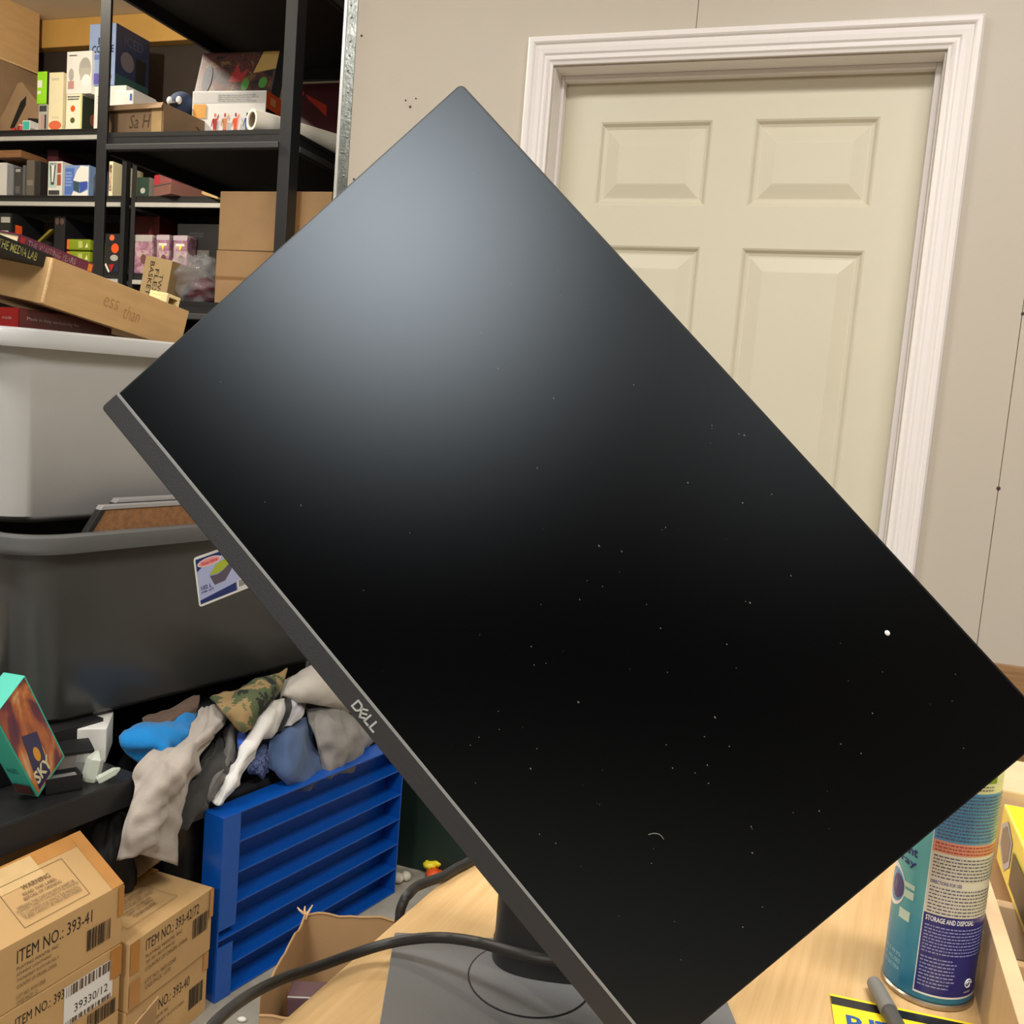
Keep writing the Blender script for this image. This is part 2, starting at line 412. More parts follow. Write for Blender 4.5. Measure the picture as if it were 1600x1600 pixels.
# door: jamb, slab, six raised panels
door = struct(thing('door_1', None, None, (0, 0, 0)))
yd = 2.315
jm = MB(); jm.box((x0-.02, YW+.0125, 0), (x0, YW+.12, zt)).build('jamb', TRIMW, door, bevel=.001)
MB().box((x1, YW+.0125, 0), (x1+.02, YW+.12, zt)).build('jamb', TRIMW, door, bevel=.001)
MB().box((x0-.02, YW+.0125, zt), (x1+.02, YW+.12, zt+.02)).build('jamb', TRIMW, door, bevel=.001)
MB().box((x0-.0008, YW-.0005, 0), (x0, YW+.0124, zt)).build('jamb_edge', TRIMW, door)
MB().box((x1, YW-.0005, 0), (x1+.0008, YW+.0124, zt)).build('jamb_edge', TRIMW, door)
MB().box((x0, YW-.0005, zt), (x1, YW+.0124, zt+.0008)).build('jamb_edge', TRIMW, door)
MB().box((x1-.012, yd-.028, 0), (x1, yd-.002, zt)).build('door_stop', TRIMW, door, bevel=.002)
MB().box((x0, yd-.028, 0), (x0+.008, yd-.002, zt)).build('door_stop', TRIMW, door, bevel=.002)
MB().box((x0+.0081, yd-.0275, zt-.012), (x1-.0121, yd-.0025, zt)).build('door_stop', TRIMW, door, bevel=.002)
cxs = [(-.637, -.366), (-.269, .003)]; rzs = [(1.734, 1.931), (0.985, 1.639), (0.22, 0.80)]
sl = MB(); xs = [x0+.002, -.637, -.366, -.269, .003, x1-.002]; zs = [.012, .22, .80, .985, 1.639, 1.734, 1.931, zt-.003]
for a in (0, 2, 4): sl.box((xs[a], yd, zs[0]), (xs[a+1], yd+.035, zs[-1]))
for (xa, xb) in cxs:
    for k in (0, 2, 4, 6): sl.box((xa, yd, zs[k]), (xb, yd+.035, zs[k+1]))
sl.build('door_slab', DOORM, door)
for (za, zb) in rzs:
    for (xa, xb) in cxs:
        mb = MB(); lp = []
        for (ins, dep) in ((0, 0), (.004, .002), (.010, .009), (.016, .0115), (.020, .0115), (.050, .003), (.053, .0025)):
            lp.append([(xa+ins, yd+dep, za+ins), (xb-ins, yd+dep, za+ins), (xb-ins, yd+dep, zb-ins), (xa+ins, yd+dep, zb-ins)])
        mb.loft(lp, cap0=False); mb.build('door_panel', DOORM, door)
kn = MB(); kn.lathe([(.026, 0), (.026, .006), (.012, .008), (.012, .03), (.024, .036), (.029, .05), (.024, .064), (.008, .068)], 20)
kn.build('door_knob', M('brass_knob', (190, 160, 100), .3, metal=1), door, smooth=True, mw=Matrix.Translation((x0+.07, yd, 0.94)) @ Matrix.Rotation(R(90), 4, 'X'))
# casing: mitred moulding
prof = [(0, 0), (0, .009), (.006, .011), (.010, .015), (.015, .0125), (.020, .0125), (.024, .0165), (.034, .0175), (.044, .0145), (.047, .019), (.0505, .0215), (.058, .0215), (.063, .017), (.063, 0)]
tr = struct(thing('trim_1', None, None, (0, 0, 0)))
def casing(p0, p1, out, m0, m1):
    d = (Vector(p1)-Vector(p0)).normalized(); o = Vector(out); mb = MB(); lp = []
    for (p, mm, sg) in ((Vector(p0), m0, -1), (Vector(p1), m1, 1)):
        lp.append([(p + o*a + d*sg*a*mm) + Vector((0, -h, 0)) for a, h in prof])
    mb.loft(lp); mb.build('casing_board', TRIMW, tr)
e = .004
casing((x0-e, YW, 0), (x0-e, YW, zt+e), (-1, 0, 0), 0, 1)
casing((x1+e, YW, 0), (x1+e, YW, zt+e), (1, 0, 0), 0, 1)
casing((x0-e, YW, zt+e), (x1+e, YW, zt+e), (0, 0, 1), 1, 1)

# ceiling fittings that carry the lights
HOUS = M('white_metal_housing', (230, 230, 228), .4)
LENS = bpy.data.materials.new('lit_diffuser'); LENS.use_nodes = True
lb = LENS.node_tree.nodes['Principled BSDF']; lb.inputs['Base Color'].default_value = (.9, .9, .88, 1)
lb.inputs['Emission Color'].default_value = (1, .93, .82, 1); lb.inputs['Emission Strength'].default_value = 3.0
where = ['above the table', 'behind the camera, nearest the middle', 'behind the camera, towards the right wall', 'above the stacked totes']
for (lx, ly, pw), wh in zip(LIGHTS, where):
    sx, sy = (.6, .17) if ly > -2 else (.32, .62)
    t = thing('ceiling_light', 'white rectangular LED ceiling light ' + wh, 'light', (lx, ly, ROOM_Z), group='ceiling lights')
    MB().box((-sx, -sy, -.06), (sx, sy, 0)).build('housing', HOUS, t, bevel=.006)
    MB().box((-sx+.02, -sy+.02, -.066), (sx-.02, sy-.02, -.0602)).build('diffuser', LENS, t)

t = thing('added_fill_lamp', 'added unseen fill lamp hanging below the ceiling in front of the shelves', 'light', FILL_LAMP)  # body for the added alcove fill lamp, out of view
GLB = bpy.data.materials.new('fill_lamp_glass'); GLB.use_nodes = True
gb = GLB.node_tree.nodes['Principled BSDF']; gb.inputs['Emission Color'].default_value = (1, .88, .68, 1); gb.inputs['Emission Strength'].default_value = 6
gb.inputs['Alpha'].default_value = .3
mb = MB(); mb.lathe([(.014, .05), (.018, .042), (.03, .02), (.032, 0), (.028, -.018), (.014, -.03), (.003, -.033)], 20); mb.build('glass', GLB, t, smooth=True)
mb = MB(); mb.lathe([(.016, .05), (.016, .085), (.01, .09)], 16); mb.build('socket', DARK, t)
mb = MB(); mb.lathe([(.003, .09), (.003, ROOM_Z-FILL_LAMP[2]-.001)], 8); mb.build('flex', DARK, t)

# ------------------------------------------------------------------ table
TZ = 0.794
ta = math.atan2(.026, .292)
TABLE = M('light_maple_laminate', (212, 177, 126), 0.42, rgb2=(196, 158, 106), scale=7, stretch=(26, 1.1, 1), bump=0.05, bscale=200)
tb = thing('wooden_table', 'light maple wooden table carrying the monitor', 'table', (-.317, .526, 0), -ta)
MB().box((0, -.13, TZ-.03), (1.5, .95, TZ)).build('table_top', TABLE, tb, bevel=.005, segs=3)
LEGM = M('grey_table_leg', (80, 80, 82), .5)
for (a, b) in ((.07, -.06), (1.43, -.06), (.07, .88), (1.43, .88)):
    MB().box((a-.02, b-.02, 0), (a+.02, b+.02, TZ-.03)).build('leg', LEGM, tb, bevel=.003)
MB().box((.09, -.07, TZ-.09), (1.41, -.05, TZ-.03)).build('apron', TABLE, tb)
MB().box((.09, .87, TZ-.09), (1.41, .89, TZ-.03)).build('apron', TABLE, tb)

# ------------------------------------------------------------------ monitor
mw_ = Vector((.7309, .0531, -.6804)).normalized(); mh_ = Vector((.6491, .2529, .7174)); mh_ = (mh_-mw_*mh_.dot(mw_)).normalized(); mn_ = mw_.cross(mh_)
MC = Vector((-.1631, .5607, 1.1299)); W2, H2 = .269, .1585
MM = Matrix.Identity(4)
for i in range(3): MM[i][0], MM[i][1], MM[i][2], MM[i][3] = mw_[i], mh_[i], mn_[i], MC[i]
BEZ = M('charcoal_monitor_plastic', (38, 38, 40), 0.5, bump=0.08, bscale=900)
EDGE = M('black_monitor_edge', (20, 18, 22), 0.4)
SCREEN = bpy.data.materials.new('matte_screen'); SCREEN.use_nodes = True
nt = SCREEN.node_tree; nt.nodes.remove(nt.nodes['Principled BSDF'])
df = nt.nodes.new('ShaderNodeBsdfDiffuse'); df.inputs['Color'].default_value = (.0012, .0013, .0016, 1)
gl = nt.nodes.new('ShaderNodeBsdfGlossy'); gl.distribution = 'BECKMANN'; gl.inputs['Roughness'].default_value = .31; gl.inputs['Color'].default_value = (.78, .89, 1, 1)
fr = nt.nodes.new('ShaderNodeFresnel'); fr.inputs['IOR'].default_value = 1.5; mx = nt.nodes.new('ShaderNodeMixShader')
nt.links.new(fr.outputs[0], mx.inputs[0]); nt.links.new(df.outputs[0], mx.inputs[1]); nt.links.new(gl.outputs[0], mx.inputs[2]); nt.links.new(mx.outputs[0], nt.nodes['Material Output'].inputs['Surface'])
SILV = M('grey_bezel_line', (142, 142, 140), 0.45, metal=0.1)
mon = thing('monitor', 'black flat screen monitor turned diagonally on its stand on the table', 'monitor', (-.17, .66, TZ))
mi = Matrix.Translation((.17, -.66, -TZ))
hs = MB(); hs.loft([rrect(W2, H2, .004, -.0008), rrect(W2, H2, .004, -.017), rrect(W2-.004, H2-.004, .006, -.020), rrect(W2-.05, H2-.04, .02, -.026), rrect(W2-.13, H2-.07, .03, -.044), rrect(W2-.15, H2-.085, .03, -.046)])
hs.build('housing', EDGE, mon, mw=mi @ MM)
CH = .0138
sc = MB(); sc.loft([[(-W2+.0012, -H2+CH+.0008, -.0007), (W2-.0012, -H2+CH+.0008, -.0007), (W2-.0012, H2-.0012, -.0007), (-W2+.0012, H2-.0012, -.0007)],
                    [(-W2+.0012, -H2+CH+.0008, 0), (W2-.0012, -H2+CH+.0008, 0), (W2-.0012, H2-.0012, 0), (-W2+.0012, H2-.0012, 0)]])
scr = sc.build('screen', SCREEN, mon, mw=mi @ MM)
bz = MB(); pts = []
for (sx, a0) in ((-1, 180), (1, 270)):
    for k in range(6):
        a = R(a0+90*k/5); pts.append((sx*(W2-.003)+.003*math.cos(a), -H2+.003+.003*math.sin(a)))
pts += [(W2, -H2+CH), (-W2, -H2+CH)]
bz.prism(pts, 'z', -.006, .0012)
bzo = bz.build('bottom_bezel', BEZ, mon, mw=mi @ MM, bevel=.0006)
ln = MB(); ln.box((-W2+.0004, -H2+CH-.0004, -.0005), (W2-.0004, -H2+CH+.0013, .0011)).build('bezel_line', SILV, mon, mw=mi @ MM)
def mon_local(px, py):
    d = ray(px, py); t = (MC-CAM).dot(mn_)/d.dot(mn_); p = CAM+d*t-MC; return p.dot(mw_), p.dot(mh_)
# maker's name on the bezel
LOGO = M('silver_logo', (196, 198, 194), 0.35, metal=0.4)
lx0, _ = mon_local(557, 1105); lx1, _ = mon_local(590, 1131)
lcx = (lx0+lx1)/2; ly0 = -H2+CH*.24; lh = CH*.46; lw = .0225
def logo_poly(polys):
    mb = MB()
    for p in polys: mb.prism([(lcx-lw/2+x*lw, ly0+y*lh) for x, y in p], 'z', .0012, .0017)
    return mb
t_ = .055; tv = .17
outer = [(0, 0)] + [(.15+.13*math.cos(R(a)), .5+.5*math.sin(R(a))) for a in range(-90, 91, 15)] + [(0, 1)]
inner = [(t_, tv)] + [(.15+.075*math.cos(R(a)), .5+(.5-tv)*math.sin(R(a))) for a in range(-90, 91, 15)] + [(t_, 1-tv)]
mb = MB(); n = len(outer)
for k in range(n):
    a, b = k, (k+1) % n; q = [outer[a], outer[b], inner[b], inner[a]]
    mb.prism([(lcx-lw/2+x*lw, ly0+y*lh) for x, y in q], 'z', .0012, .0017)
mb.build('logo_letter', LOGO, bzo)
# slanted E: three bars and a spine, turned anticlockwise
def erot(x, y):
    cx, cy, a = .40, .5, R(36); X = (x-cx)*lw; Y = (y-cy)*lh
    return (cx+(X*math.cos(a)-Y*math.sin(a))/lw, cy+(X*math.sin(a)+Y*math.cos(a))/lh)
eb = [[(.29, .0), (.345, .0), (.345, 1), (.29, 1)]] + [[(.29, y), (.51, y), (.51, y+tv), (.29, y+tv)] for y in (0, .415, .83)]
logo_poly([[erot(x, y) for x, y in p] for p in eb]).build('logo_letter', LOGO, bzo)
for xo in (.535, .775):
    logo_poly([[(xo, 0), (xo+.06, 0), (xo+.06, 1), (xo, 1)], [(xo, 0), (xo+.21, 0), (xo+.21, tv), (xo, tv)]]).build('logo_letter', LOGO, bzo)
# buttons under the lower edge
for k, px in enumerate(((867, 1494), (884, 1518), (906, 1552), (934, 1586))):
    bx, _ = mon_local(*px); MB().box((bx-.0042, -H2-.0011, -.009), (bx+.0042, -H2+.001, -.004)).build('button', EDGE, mon, mw=mi @ MM, bevel=.0005)
# flecks and dust on the glass
fx, fy = mon_local(1386, 989); mb = MB(); mb.sphere((fx, fy, .0006), .0016, 10, 6, (1.1, .9, .6)); mb.build('white_fleck', M('white_fleck', (245, 245, 245), .6), scr)
rnd = random.Random(11); mb = MB()
for k in range(110):
    x = rnd.uniform(-W2+.02, W2-.02); y = rnd.uniform(-H2+.03, H2-.02)
    if k < 70: x = rnd.uniform(0, W2-.02)
    r_ = rnd.uniform(.00015, .0005); a = rnd.uniform(0, 3); c_, s_ = math.cos(a)*r_*rnd.uniform(1, 2.2), math.sin(a)*r_
    mb.add([(x-c_, y-s_, .0001), (x+s_*.6, y-c_*.6, .0001), (x+c_, y+s_, .0001), (x-s_*.6, y+c_*.6, .0001)], [(0, 1, 2, 3)])
for (ax, ay), (bx_, by_) in (((751, 520), (754, 528)), ((778, 576), (782, 578)), ((865, 622), (869, 627)), ((1163, 680), (1167, 682)), ((936, 853), (940, 855))):
    p = mon_local(ax, ay); r_ = .0009; mb.add([(p[0]-r_, p[1], .0001), (p[0], p[1]-r_*.5, .0001), (p[0]+r_, p[1], .0001), (p[0], p[1]+r_*.5, .0001)], [(0, 1, 2, 3)])
tag(mb.build('dust', M('dust', (150, 150, 145), .8, alpha=.5), scr), kind='stuff')
hp = [mon_local(*p) for p in ((1013, 1304), (1022, 1302), (1031, 1304), (1037, 1311))]
mb = MB(); mb.tube([(x, y, .0003) for x, y in hp], .00025, 5); mb.build('hair', M('fine_hair', (110, 108, 100), .6), scr)
# stand
STANDM = M('dark_stand_plastic', (30, 30, 31), 0.45, bump=0.05, bscale=700)
BASEM = M('grey_stand_base', (108, 108, 108), 0.5, bump=0.08, bscale=900)
by = R(21)
bl = Vector((-.290, .652, 0)); ex = Vector((math.cos(by), math.sin(by), 0)); ey = Vector((math.sin(by), -math.cos(by), 0))
bc = bl + ex*.125 + ey*.09
b_ = MB(); b_.loft([rrect(.125, .09, .002, TZ+.0005, 3), rrect(.125, .09, .002, TZ+.0075, 3), rrect(.1243, .0893, .002, TZ+.008, 3)])
b_.build('stand_base', BASEM, mon, mw=mi @ Matrix.Translation(bc) @ Matrix.Rotation(by, 4, 'Z'))
rc = Vector((-.1735, .641, 0)); rg = MB(); rg.lathe([(.0462, TZ+.008), (.0462, TZ+.0086), (.0452, TZ+.0086), (.0452, TZ+.0081)], 56, (rc.x, rc.y), cap0=False, cap1=False)
rg.build('swivel_ring', EDGE, mon, mw=mi)
rg = MB(); rg.lathe([(.0450, TZ+.0079), (.0450, TZ+.0087), (.040, TZ+.0089)], 48, (rc.x, rc.y)); rg.build('swivel_disc', BASEM, mon, mw=mi)
def superell(a, b, z, c, rot, n=40, p=2.6):
    out = []
    for k in range(n):
        t = 2*math.pi*k/n; x = a*math.copysign(abs(math.cos(t))**(2/p), math.cos(t)); y = b*math.copysign(abs(math.sin(t))**(2/p), math.sin(t))
        out.append((c[0]+x*math.cos(rot)-y*math.sin(rot), c[1]+x*math.sin(rot)+y*math.cos(rot), z))
    return out
cc = Vector((-.1665, .672)); co = MB()
co.loft([superell(.0445, .03, z, cc, R(13)) for z in (TZ+.0088, TZ+.2, 1.17)] + [superell(.041, .027, 1.176, cc, R(13))])
co.build('stand_column', STANDM, mon, mw=mi, smooth=True)
co = MB(); co.loft([superell(.0455, .031, z, cc, R(13)) for z in (TZ+.009, TZ+.022)] + [superell(.0446, .0302, TZ+.0225, cc, R(13))]); co.build('column_collar', STANDM, mon, mw=mi, smooth=True)
hg = MB(); a = MC-mn_*.045; b = Vector((cc.x, cc.y, 1.12)); hg.tube([a, (a+b)/2, b], .022, 16, 0); hg.build('hinge', STANDM, mon, mw=mi, smooth=True)
pl = MB(); pl.loft([rrect(.055, .055, .008, -.0465), rrect(.055, .055, .008, -.055)]); pl.build('mounting_plate', STANDM, mon, mw=mi @ MM)

# ------------------------------------------------------------------ cords
CORD = M('black_rubber_cord', (30, 29, 29), 0.5)
cp_ = [(900, 1500, .655), (860, 1500, .650), (800, 1487, .66), (745, 1472, .68), (690, 1465, .70), (640, 1468, .715), (596, 1477, .72), (546, 1493, .712), (490, 1513, .69), (440, 1530, .665), (395, 1552, .635), (358, 1578, .60), (330, 1605, .575), (300, 1645, .55)]
mb = MB(); mb.tube([atD(*p) for p in cp_], .0039, 12); o = mb.build('power_cord', CORD, None, smooth=True)
tag(o, 'black power cord curving over the stand base and off the table corner', 'cord')
mb = MB(); bp_ = [(790, 1312), (735, 1345), (712, 1357), (690, 1370), (668, 1378), (650, 1386)]
P_ = [atZ(x, y, TZ+.0052) for x, y in bp_]; P_ += [atZ(639, 1397, TZ+.0052), atZ(631, 1408, TZ+.001)]; q0 = P_[-1]; P_ += [q0+Vector((-.001, -.004, -.015)), q0+Vector((.004, -.002, -.06)), q0+Vector((.02, .01, -.3))]
mb.tube(P_, .0043, 12); o = mb.build('power_cord', CORD, None, smooth=True)
tag(o, 'black cord lying across the table and dropping over its left edge behind the monitor', 'cord')

# ------------------------------------------------------------------ spray can
CC = Vector((.1115, .787)); CR = .0332
ac = math.atan2(-CC.y, -CC.x)
can = thing('spray_can', 'teal and blue disinfectant spray can standing on the table', 'spray can', (CC.x, CC.y, TZ))
CANM = bpy.data.materials.new('teal_can_print'); CANM.use_nodes = True
nt = CANM.node_tree; b = nt.nodes['Principled BSDF']; b.inputs['Roughness'].default_value = .28; b.inputs['Metallic'].default_value = .25
tc = nt.nodes.new('ShaderNodeTexCoord'); sp = nt.nodes.new('ShaderNodeSeparateXYZ'); mr = nt.nodes.new('ShaderNodeMapRange'); mr.inputs['From Max'].default_value = .2
rp = nt.nodes.new('ShaderNodeValToRGB')
for e_, (p, c) in zip(rp.color_ramp.elements, ((0.0, (46, 120, 158)), (1.0, (130, 196, 190)))): e_.position = p; e_.color = tuple(lin(x) for x in c)+(1,)
e_ = rp.color_ramp.elements.new(.45); e_.color = tuple(lin(x) for x in (104, 178, 186))+(1,)
e_ = rp.color_ramp.elements.new(.22); e_.color = tuple(lin(x) for x in (52, 132, 172))+(1,)
nt.links.new(tc.outputs['Object'], sp.inputs[0]); nt.links.new(sp.outputs['Z'], mr.inputs['Value']); nt.links.new(mr.outputs[0], rp.inputs['Fac']); nt.links.new(rp.outputs[0], b.inputs['Base Color'])
mb = MB(); mb.lathe([(CR-.001, .0045), (CR, .006), (CR, .192), (CR-.001, .194)], 56); mb.build('can_body', CANM, can, smooth=True)
TIN = M('tin_rim', (170, 160, 144), .3, metal=.9)
mb = MB(); mb.lathe([(CR-.004, .001), (CR-.0015, 0), (CR+.0008, .001), (CR+.001, .0035), (CR-.0002, .0048)], 56); mb.build('bottom_rim', TIN, can, smooth=True)
mb = MB(); mb.lathe([(CR+.0006, .192), (CR+.0008, .196), (CR-.003, .200), (CR-.010, .208), (CR-.012, .210)], 56, cap0=False); mb.build('shoulder', TIN, can, smooth=True)
mb = MB(); mb.lathe([(.0225, .206), (.0225, .232), (.019, .238), (.008, .24)], 40); mb.build('cap', M('white_cap', (236, 236, 232), .4), can, smooth=True)
def cpt(a, z, r_): return (r_*math.cos(ac+a), r_*math.sin(ac+a), z)
def patch(name, mt, a0, a1, z0, z1, k=1):
    mb = MB(); n = max(2, int(abs(a1-a0)/R(6))); r_ = CR+.00015*k
    mb.add([cpt(a0+(a1-a0)*i/n, z, r_) for i in range(n+1) for z in (z0, z1)], [(2*i, 2*i+2, 2*i+3, 2*i+1) for i in range(n)])
    return mb.build(name, mt, can, smooth=True)
def ctext(txt, a0, z0, w_, h_, mt, k=3, **kw):
    vs_, fs_ = fit_text(txt, w_, h_, **kw); mb = MB(); r_ = CR+.00015*k
    mb.add([cpt(a0+v[0]/CR, z0+v[2], r_) for v in vs_], fs_); mb.build('printed_text', mt, can)
def clines(a0, a1, z0, z1, n, mt, seed, k=3):
    mb = MB(); rr = random.Random(seed); ph = (z1-z0)/n; r_ = CR+.00015*k
    for i in range(n):
        z = z1-(i+.85)*ph; a = a0; end = a0+(a1-a0)*rr.uniform(.82, 1)
        while a < end:
            ae = min(end, a+R(rr.uniform(1.5, 6))); mb.add([cpt(a, z, r_), cpt(ae, z, r_), cpt(ae, z+ph*.36, r_), cpt(a, z+ph*.36, r_)], [(0, 1, 2, 3)]); a = ae+R(1.2)
    mb.build('fine_print', mt, can)
NAVYI = M('navy_ink', (38, 40, 120), .3); PALE = M('pale_label', (214, 210, 200), .35); SALM = M('salmon_band', (212, 152, 134), .35); SKY = M('sky_blue_band', (74, 146, 204), .3)
CRL = M('cream_label_top', (226, 232, 190), .3); WHI = M('white_ink', (232, 236, 240), .4); NAVT = M('navy_small_print', (76, 78, 104), .4)
a0 = R(-14.5); a1 = R(112)
patch('info_panel', WHI, a0-R(1.2), a1, .010, .194, .5)
patch('navy_panel', NAVYI, a0, a1, .0115, .0745); patch('pale_panel', PALE, a0, a1, .0745, .123); patch('salmon_band', SALM, a0, a1, .123, .1325); patch('blue_panel', SKY, a0, a1, .1325, .172); patch('cream_panel', CRL, a0, a1, .172, .194)
ctext('STORAGE AND DISPOSAL:', a0+R(3), .069, .036, .004, WHI, bold=.02)
clines(a0+R(3), a1-R(6), .044, .067, 9, M('pale_small_print', (150, 156, 206), .4), 2)
clines(a0+R(3), a0+R(48), .017, .042, 9, M('pale_small_print', (150, 156, 206), .4), 3)
clines(a0+R(3), a1-R(8), .0758, .0975, 8, NAVT, 4); ctext('DIRECTIONS FOR USE:', a0+R(3), .0985, .022, .0028, NAVYI, bold=.02)
clines(a0+R(3), a1-R(8), .1035, .122, 7, NAVT, 5); clines(a0+R(3), a1-R(8), .124, .132, 3, RED, 6); clines(a0+R(3), a1-R(8), .134, .171, 14, NAVT, 7)
patch('leaf_picture', M('leaf_green', (120, 158, 40), .4), R(38), R(58), .180, .192, 2)
clines(R(30), R(58), .174, .179, 2, NAVT, 8)
mb = MB(); mb.tube([cpt(R(56)+.004/CR*math.cos(t)*(1-t/14), .0215+.004*math.sin(t)*(1-t/14), CR+.0004) for t in [i*.5 for i in range(20)]], .0005, 5, 2); mb.build('swirl_logo', WHI, can)
ctext('reckitt', R(50), .0145, .007, .0018, WHI)
patch('side_barcode', WHI, R(78), R(96), .018, .04, 2)
ctext('Disinfectant', R(-118), .112, .050, .0075, NAVYI, bold=.015); ctext('Spray', R(-83), .102, .030, .0075, NAVYI, bold=.015)
for (aa, zz, ra, rz_, mt) in ((-70, .082, 26, .017, WHI), (-66, .082, 20, .013, SKY), (-60, .082, 13, .0095, NAVYI)):
    mb = MB(); n = 24; k = {26: 2, 20: 3, 13: 4}[ra]
    mb.add([cpt(R(aa), zz, CR+.00015*k)]+[cpt(R(aa)+R(ra)*math.cos(2*math.pi*i/n), zz+rz_*math.sin(2*math.pi*i/n), CR+.00015*k) for i in range(n)], [(0, 1+i, 1+(i+1) % n) for i in range(n)]); mb.build('round_emblem', mt, can)
for (a_, b_2, z0_, z1_) in ((-48, -30, .086, .090), (-46, -30, .078, .084), (-50, -32, .060, .068)): patch('pale_streak', M('pale_streak', (190, 214, 208), .3), R(a_), R(b_2), z0_, z1_, 2)
for z_, t__ in ((.030, 'KILLS 99.9%'), (.0245, 'OF VIRUSES'), (.019, 'AND BACTERIA')): ctext(t__, R(-72), z_, .020, .0032, M('pale_blue_ink', (150, 200, 214), .4))

# ------------------------------------------------------------------ card, marker, organiser, package
ka = math.atan2(.005, .052); k0 = Vector((.039, .737, TZ+.0003))
root = thing('yellow_card', 'yellow printed card with black band lying in front of the spray can', 'card', k0, ka)
MB().box((0, -.085, 0), (.15, 0, .0012)).build('card_sheet', M('bright_yellow_card', (250, 218, 40), .35), root)
MB().box((0, -.0135, .00121), (.15, -.003, .00135)).build('black_band', M('black_gloss_ink', (26, 26, 28), .25), root)
vs_, fs_ = fit_text('Board', .056, .016, bold=.03); mb = MB()
mb.add([(.062-v[0]+.003, -.0235-v[2], .00145) for v in vs_], fs_); mb.build('printed_text', M('blue_print_ink', (36, 84, 150), .4), root)
pa = atZ(1366, 1537, TZ+.0065); pb = atZ(1403, 1606, TZ+.0075); pd = (pb-pa).normalized()
pen = thing('marker_pen', 'grey capped marker pen lying across the yellow card', 'pen', mw=frame(pa, pd))
PENG = M('grey_marker_cap', (122, 120, 116), .5); PEND = M('dark_grey_marker_barrel', (78, 77, 75), .5)
rotx = Matrix.Rotation(R(90), 4, 'Y')
mb = MB(); mb.lathe([(.003, -.003), (.0052, -.0015), (.0058, .004), (.0064, .034), (.0064, .036)], 20); mb.build('cap', PENG, pen, smooth=True, mw=rotx)
mb = MB(); mb.lathe([(.0054, .0355), (.0058, .04), (.0060, .11), (.0045, .118), (.002, .12)], 20); mb.build('barrel', PEND, pen, smooth=True, mw=rotx)

PLYW = M('pale_plywood', (214, 184, 146), .55, var=.05, scale=12, stretch=(1, 6, 1)); PLYD = M('taupe_board', (176, 150, 120), .6, var=.05)
og = thing('desk_organiser', 'pale wooden desk organiser tray with dividers beside the spray can', 'organiser', (.147, .5, TZ))
MB().box((0, -.02, 0), (.012, .37, .066)).build('side_panel', [PLYW], og, bevel=.0008)
MB().box((.0125, -.02, 0), (.36, .358, .004)).build('tray_floor', PLYD, og)
MB().box((.0125, .358, 0), (.36, .37, .0465)).build('back_panel', PLYW, og, bevel=.0008)
MB().box((.36, -.02, 0), (.372, .37, .066)).build('side_panel', PLYW, og, bevel=.0008)
MB().box((.0125, .262, .004), (.36, .27, .0465)).build('divider', PLYW, og, bevel=.0008)
bx = box_thing('wooden_box', 'pale wooden box behind the desk organiser', 'box', (.176, .963, TZ), 0, (.34, .10, .112), PLYW, (), bevel=.002)
pk = box_thing('yellow_package', 'yellow packaged box with window picture resting in the desk organiser', 'package', (.179, .70, TZ+.0475), 0, (.12, .255, .054), M('pale_yellow_card', (236, 214, 96), .4), (
    ('rect', 'T', .02, .02, .98, .98, M('fluorescent_yellow', (252, 244, 30), .4)),
    ('poly', 'L', [(.04, .35), (.16, .12), (.24, .35), (.24, .75), (.13, .92), (.04, .7)], M('lilac_picture_frame', (176, 170, 190), .4)),
    ('poly', 'L', [(.065, .4), (.15, .22), (.215, .4), (.215, .72), (.13, .84), (.065, .66)], M('grey_picture', (122, 110, 104), .4)),
    ('rect', 'L', .28, .15, .6, .7, M('dark_picture', (66, 58, 52), .4)),
    ('rect', 'L', .66, .0, .97, 1, M('fluorescent_yellow', (252, 244, 30), .4)),
    ('lines', 'T', .05, .3, .5, .45, INK, 2)))

# ------------------------------------------------------------------ shelving units
def shelving(name, label, X0, X1, Y0, dep, levels, top, bright, pw=.036, pd=.045, fl=.02):
    t = thing(name, label, 'shelving unit', (X0, Y0, 0), group=None)
    W_ = X1-X0
    for (xa, ya) in ((0, 0), (W_-pw, 0), (0, dep-pd), (W_-pw, dep-pd)):
        tk = .003; lf = xa == 0; fr_ = ya == 0; xo = 0 if lf else W_; yo = 0 if fr_ else dep; sx = 1 if lf else -1; sy = 1 if fr_ else -1
        mb = MB(); mb.prism([(xo, yo), (xo+sx*pw, yo), (xo+sx*pw, yo+sy*tk), (xo+sx*tk, yo+sy*tk), (xo+sx*tk, yo+sy*pd), (xo, yo+sy*pd)], 'z', 0, top)
        mb.build('post', BLACKP, t, bevel=.0008, segs=1)
    for z in levels:
        MB().box((.002, .004, z-.012), (W_-.002, dep-.004, z)).build('shelf_deck', DARK, t)
        bm_ = MB(); bm_.box((.006, .0045, z-.052), (W_-.006, .016, z-.0005)); b1 = bm_.build('front_beam', BLACKP, t, bevel=.003)
        MB().box((pw+.001, -.004, z-.05), (W_-pw-.001, .0044, z-.034 if not bright else z-.03)).build('beam_lip', STEEL if bright else M('dark_grey_lip', (74, 75, 76), .35), b1, bevel=.002)
        MB().box((pw, dep-.012, z-.052), (W_-pw, dep+.001, z-.0005)).build('back_beam', BLACKP, t, bevel=.003)
        for xa in (.004, W_-.018):
            b2 = MB().box((xa, pd, z-.052), (xa+.014, dep-pd, z-.0005)).build('side_rail', BLACKP, t, bevel=.003)
        MB().box((W_-.0038, pd, z-.05), (W_+.002, dep-pd, z-.034)).build('rail_lip', M('dark_grey_lip', (74, 75, 76), .35), t, bevel=.002)
    return t
FX0, FX1, FY = -2.136, -1.484, 2.28
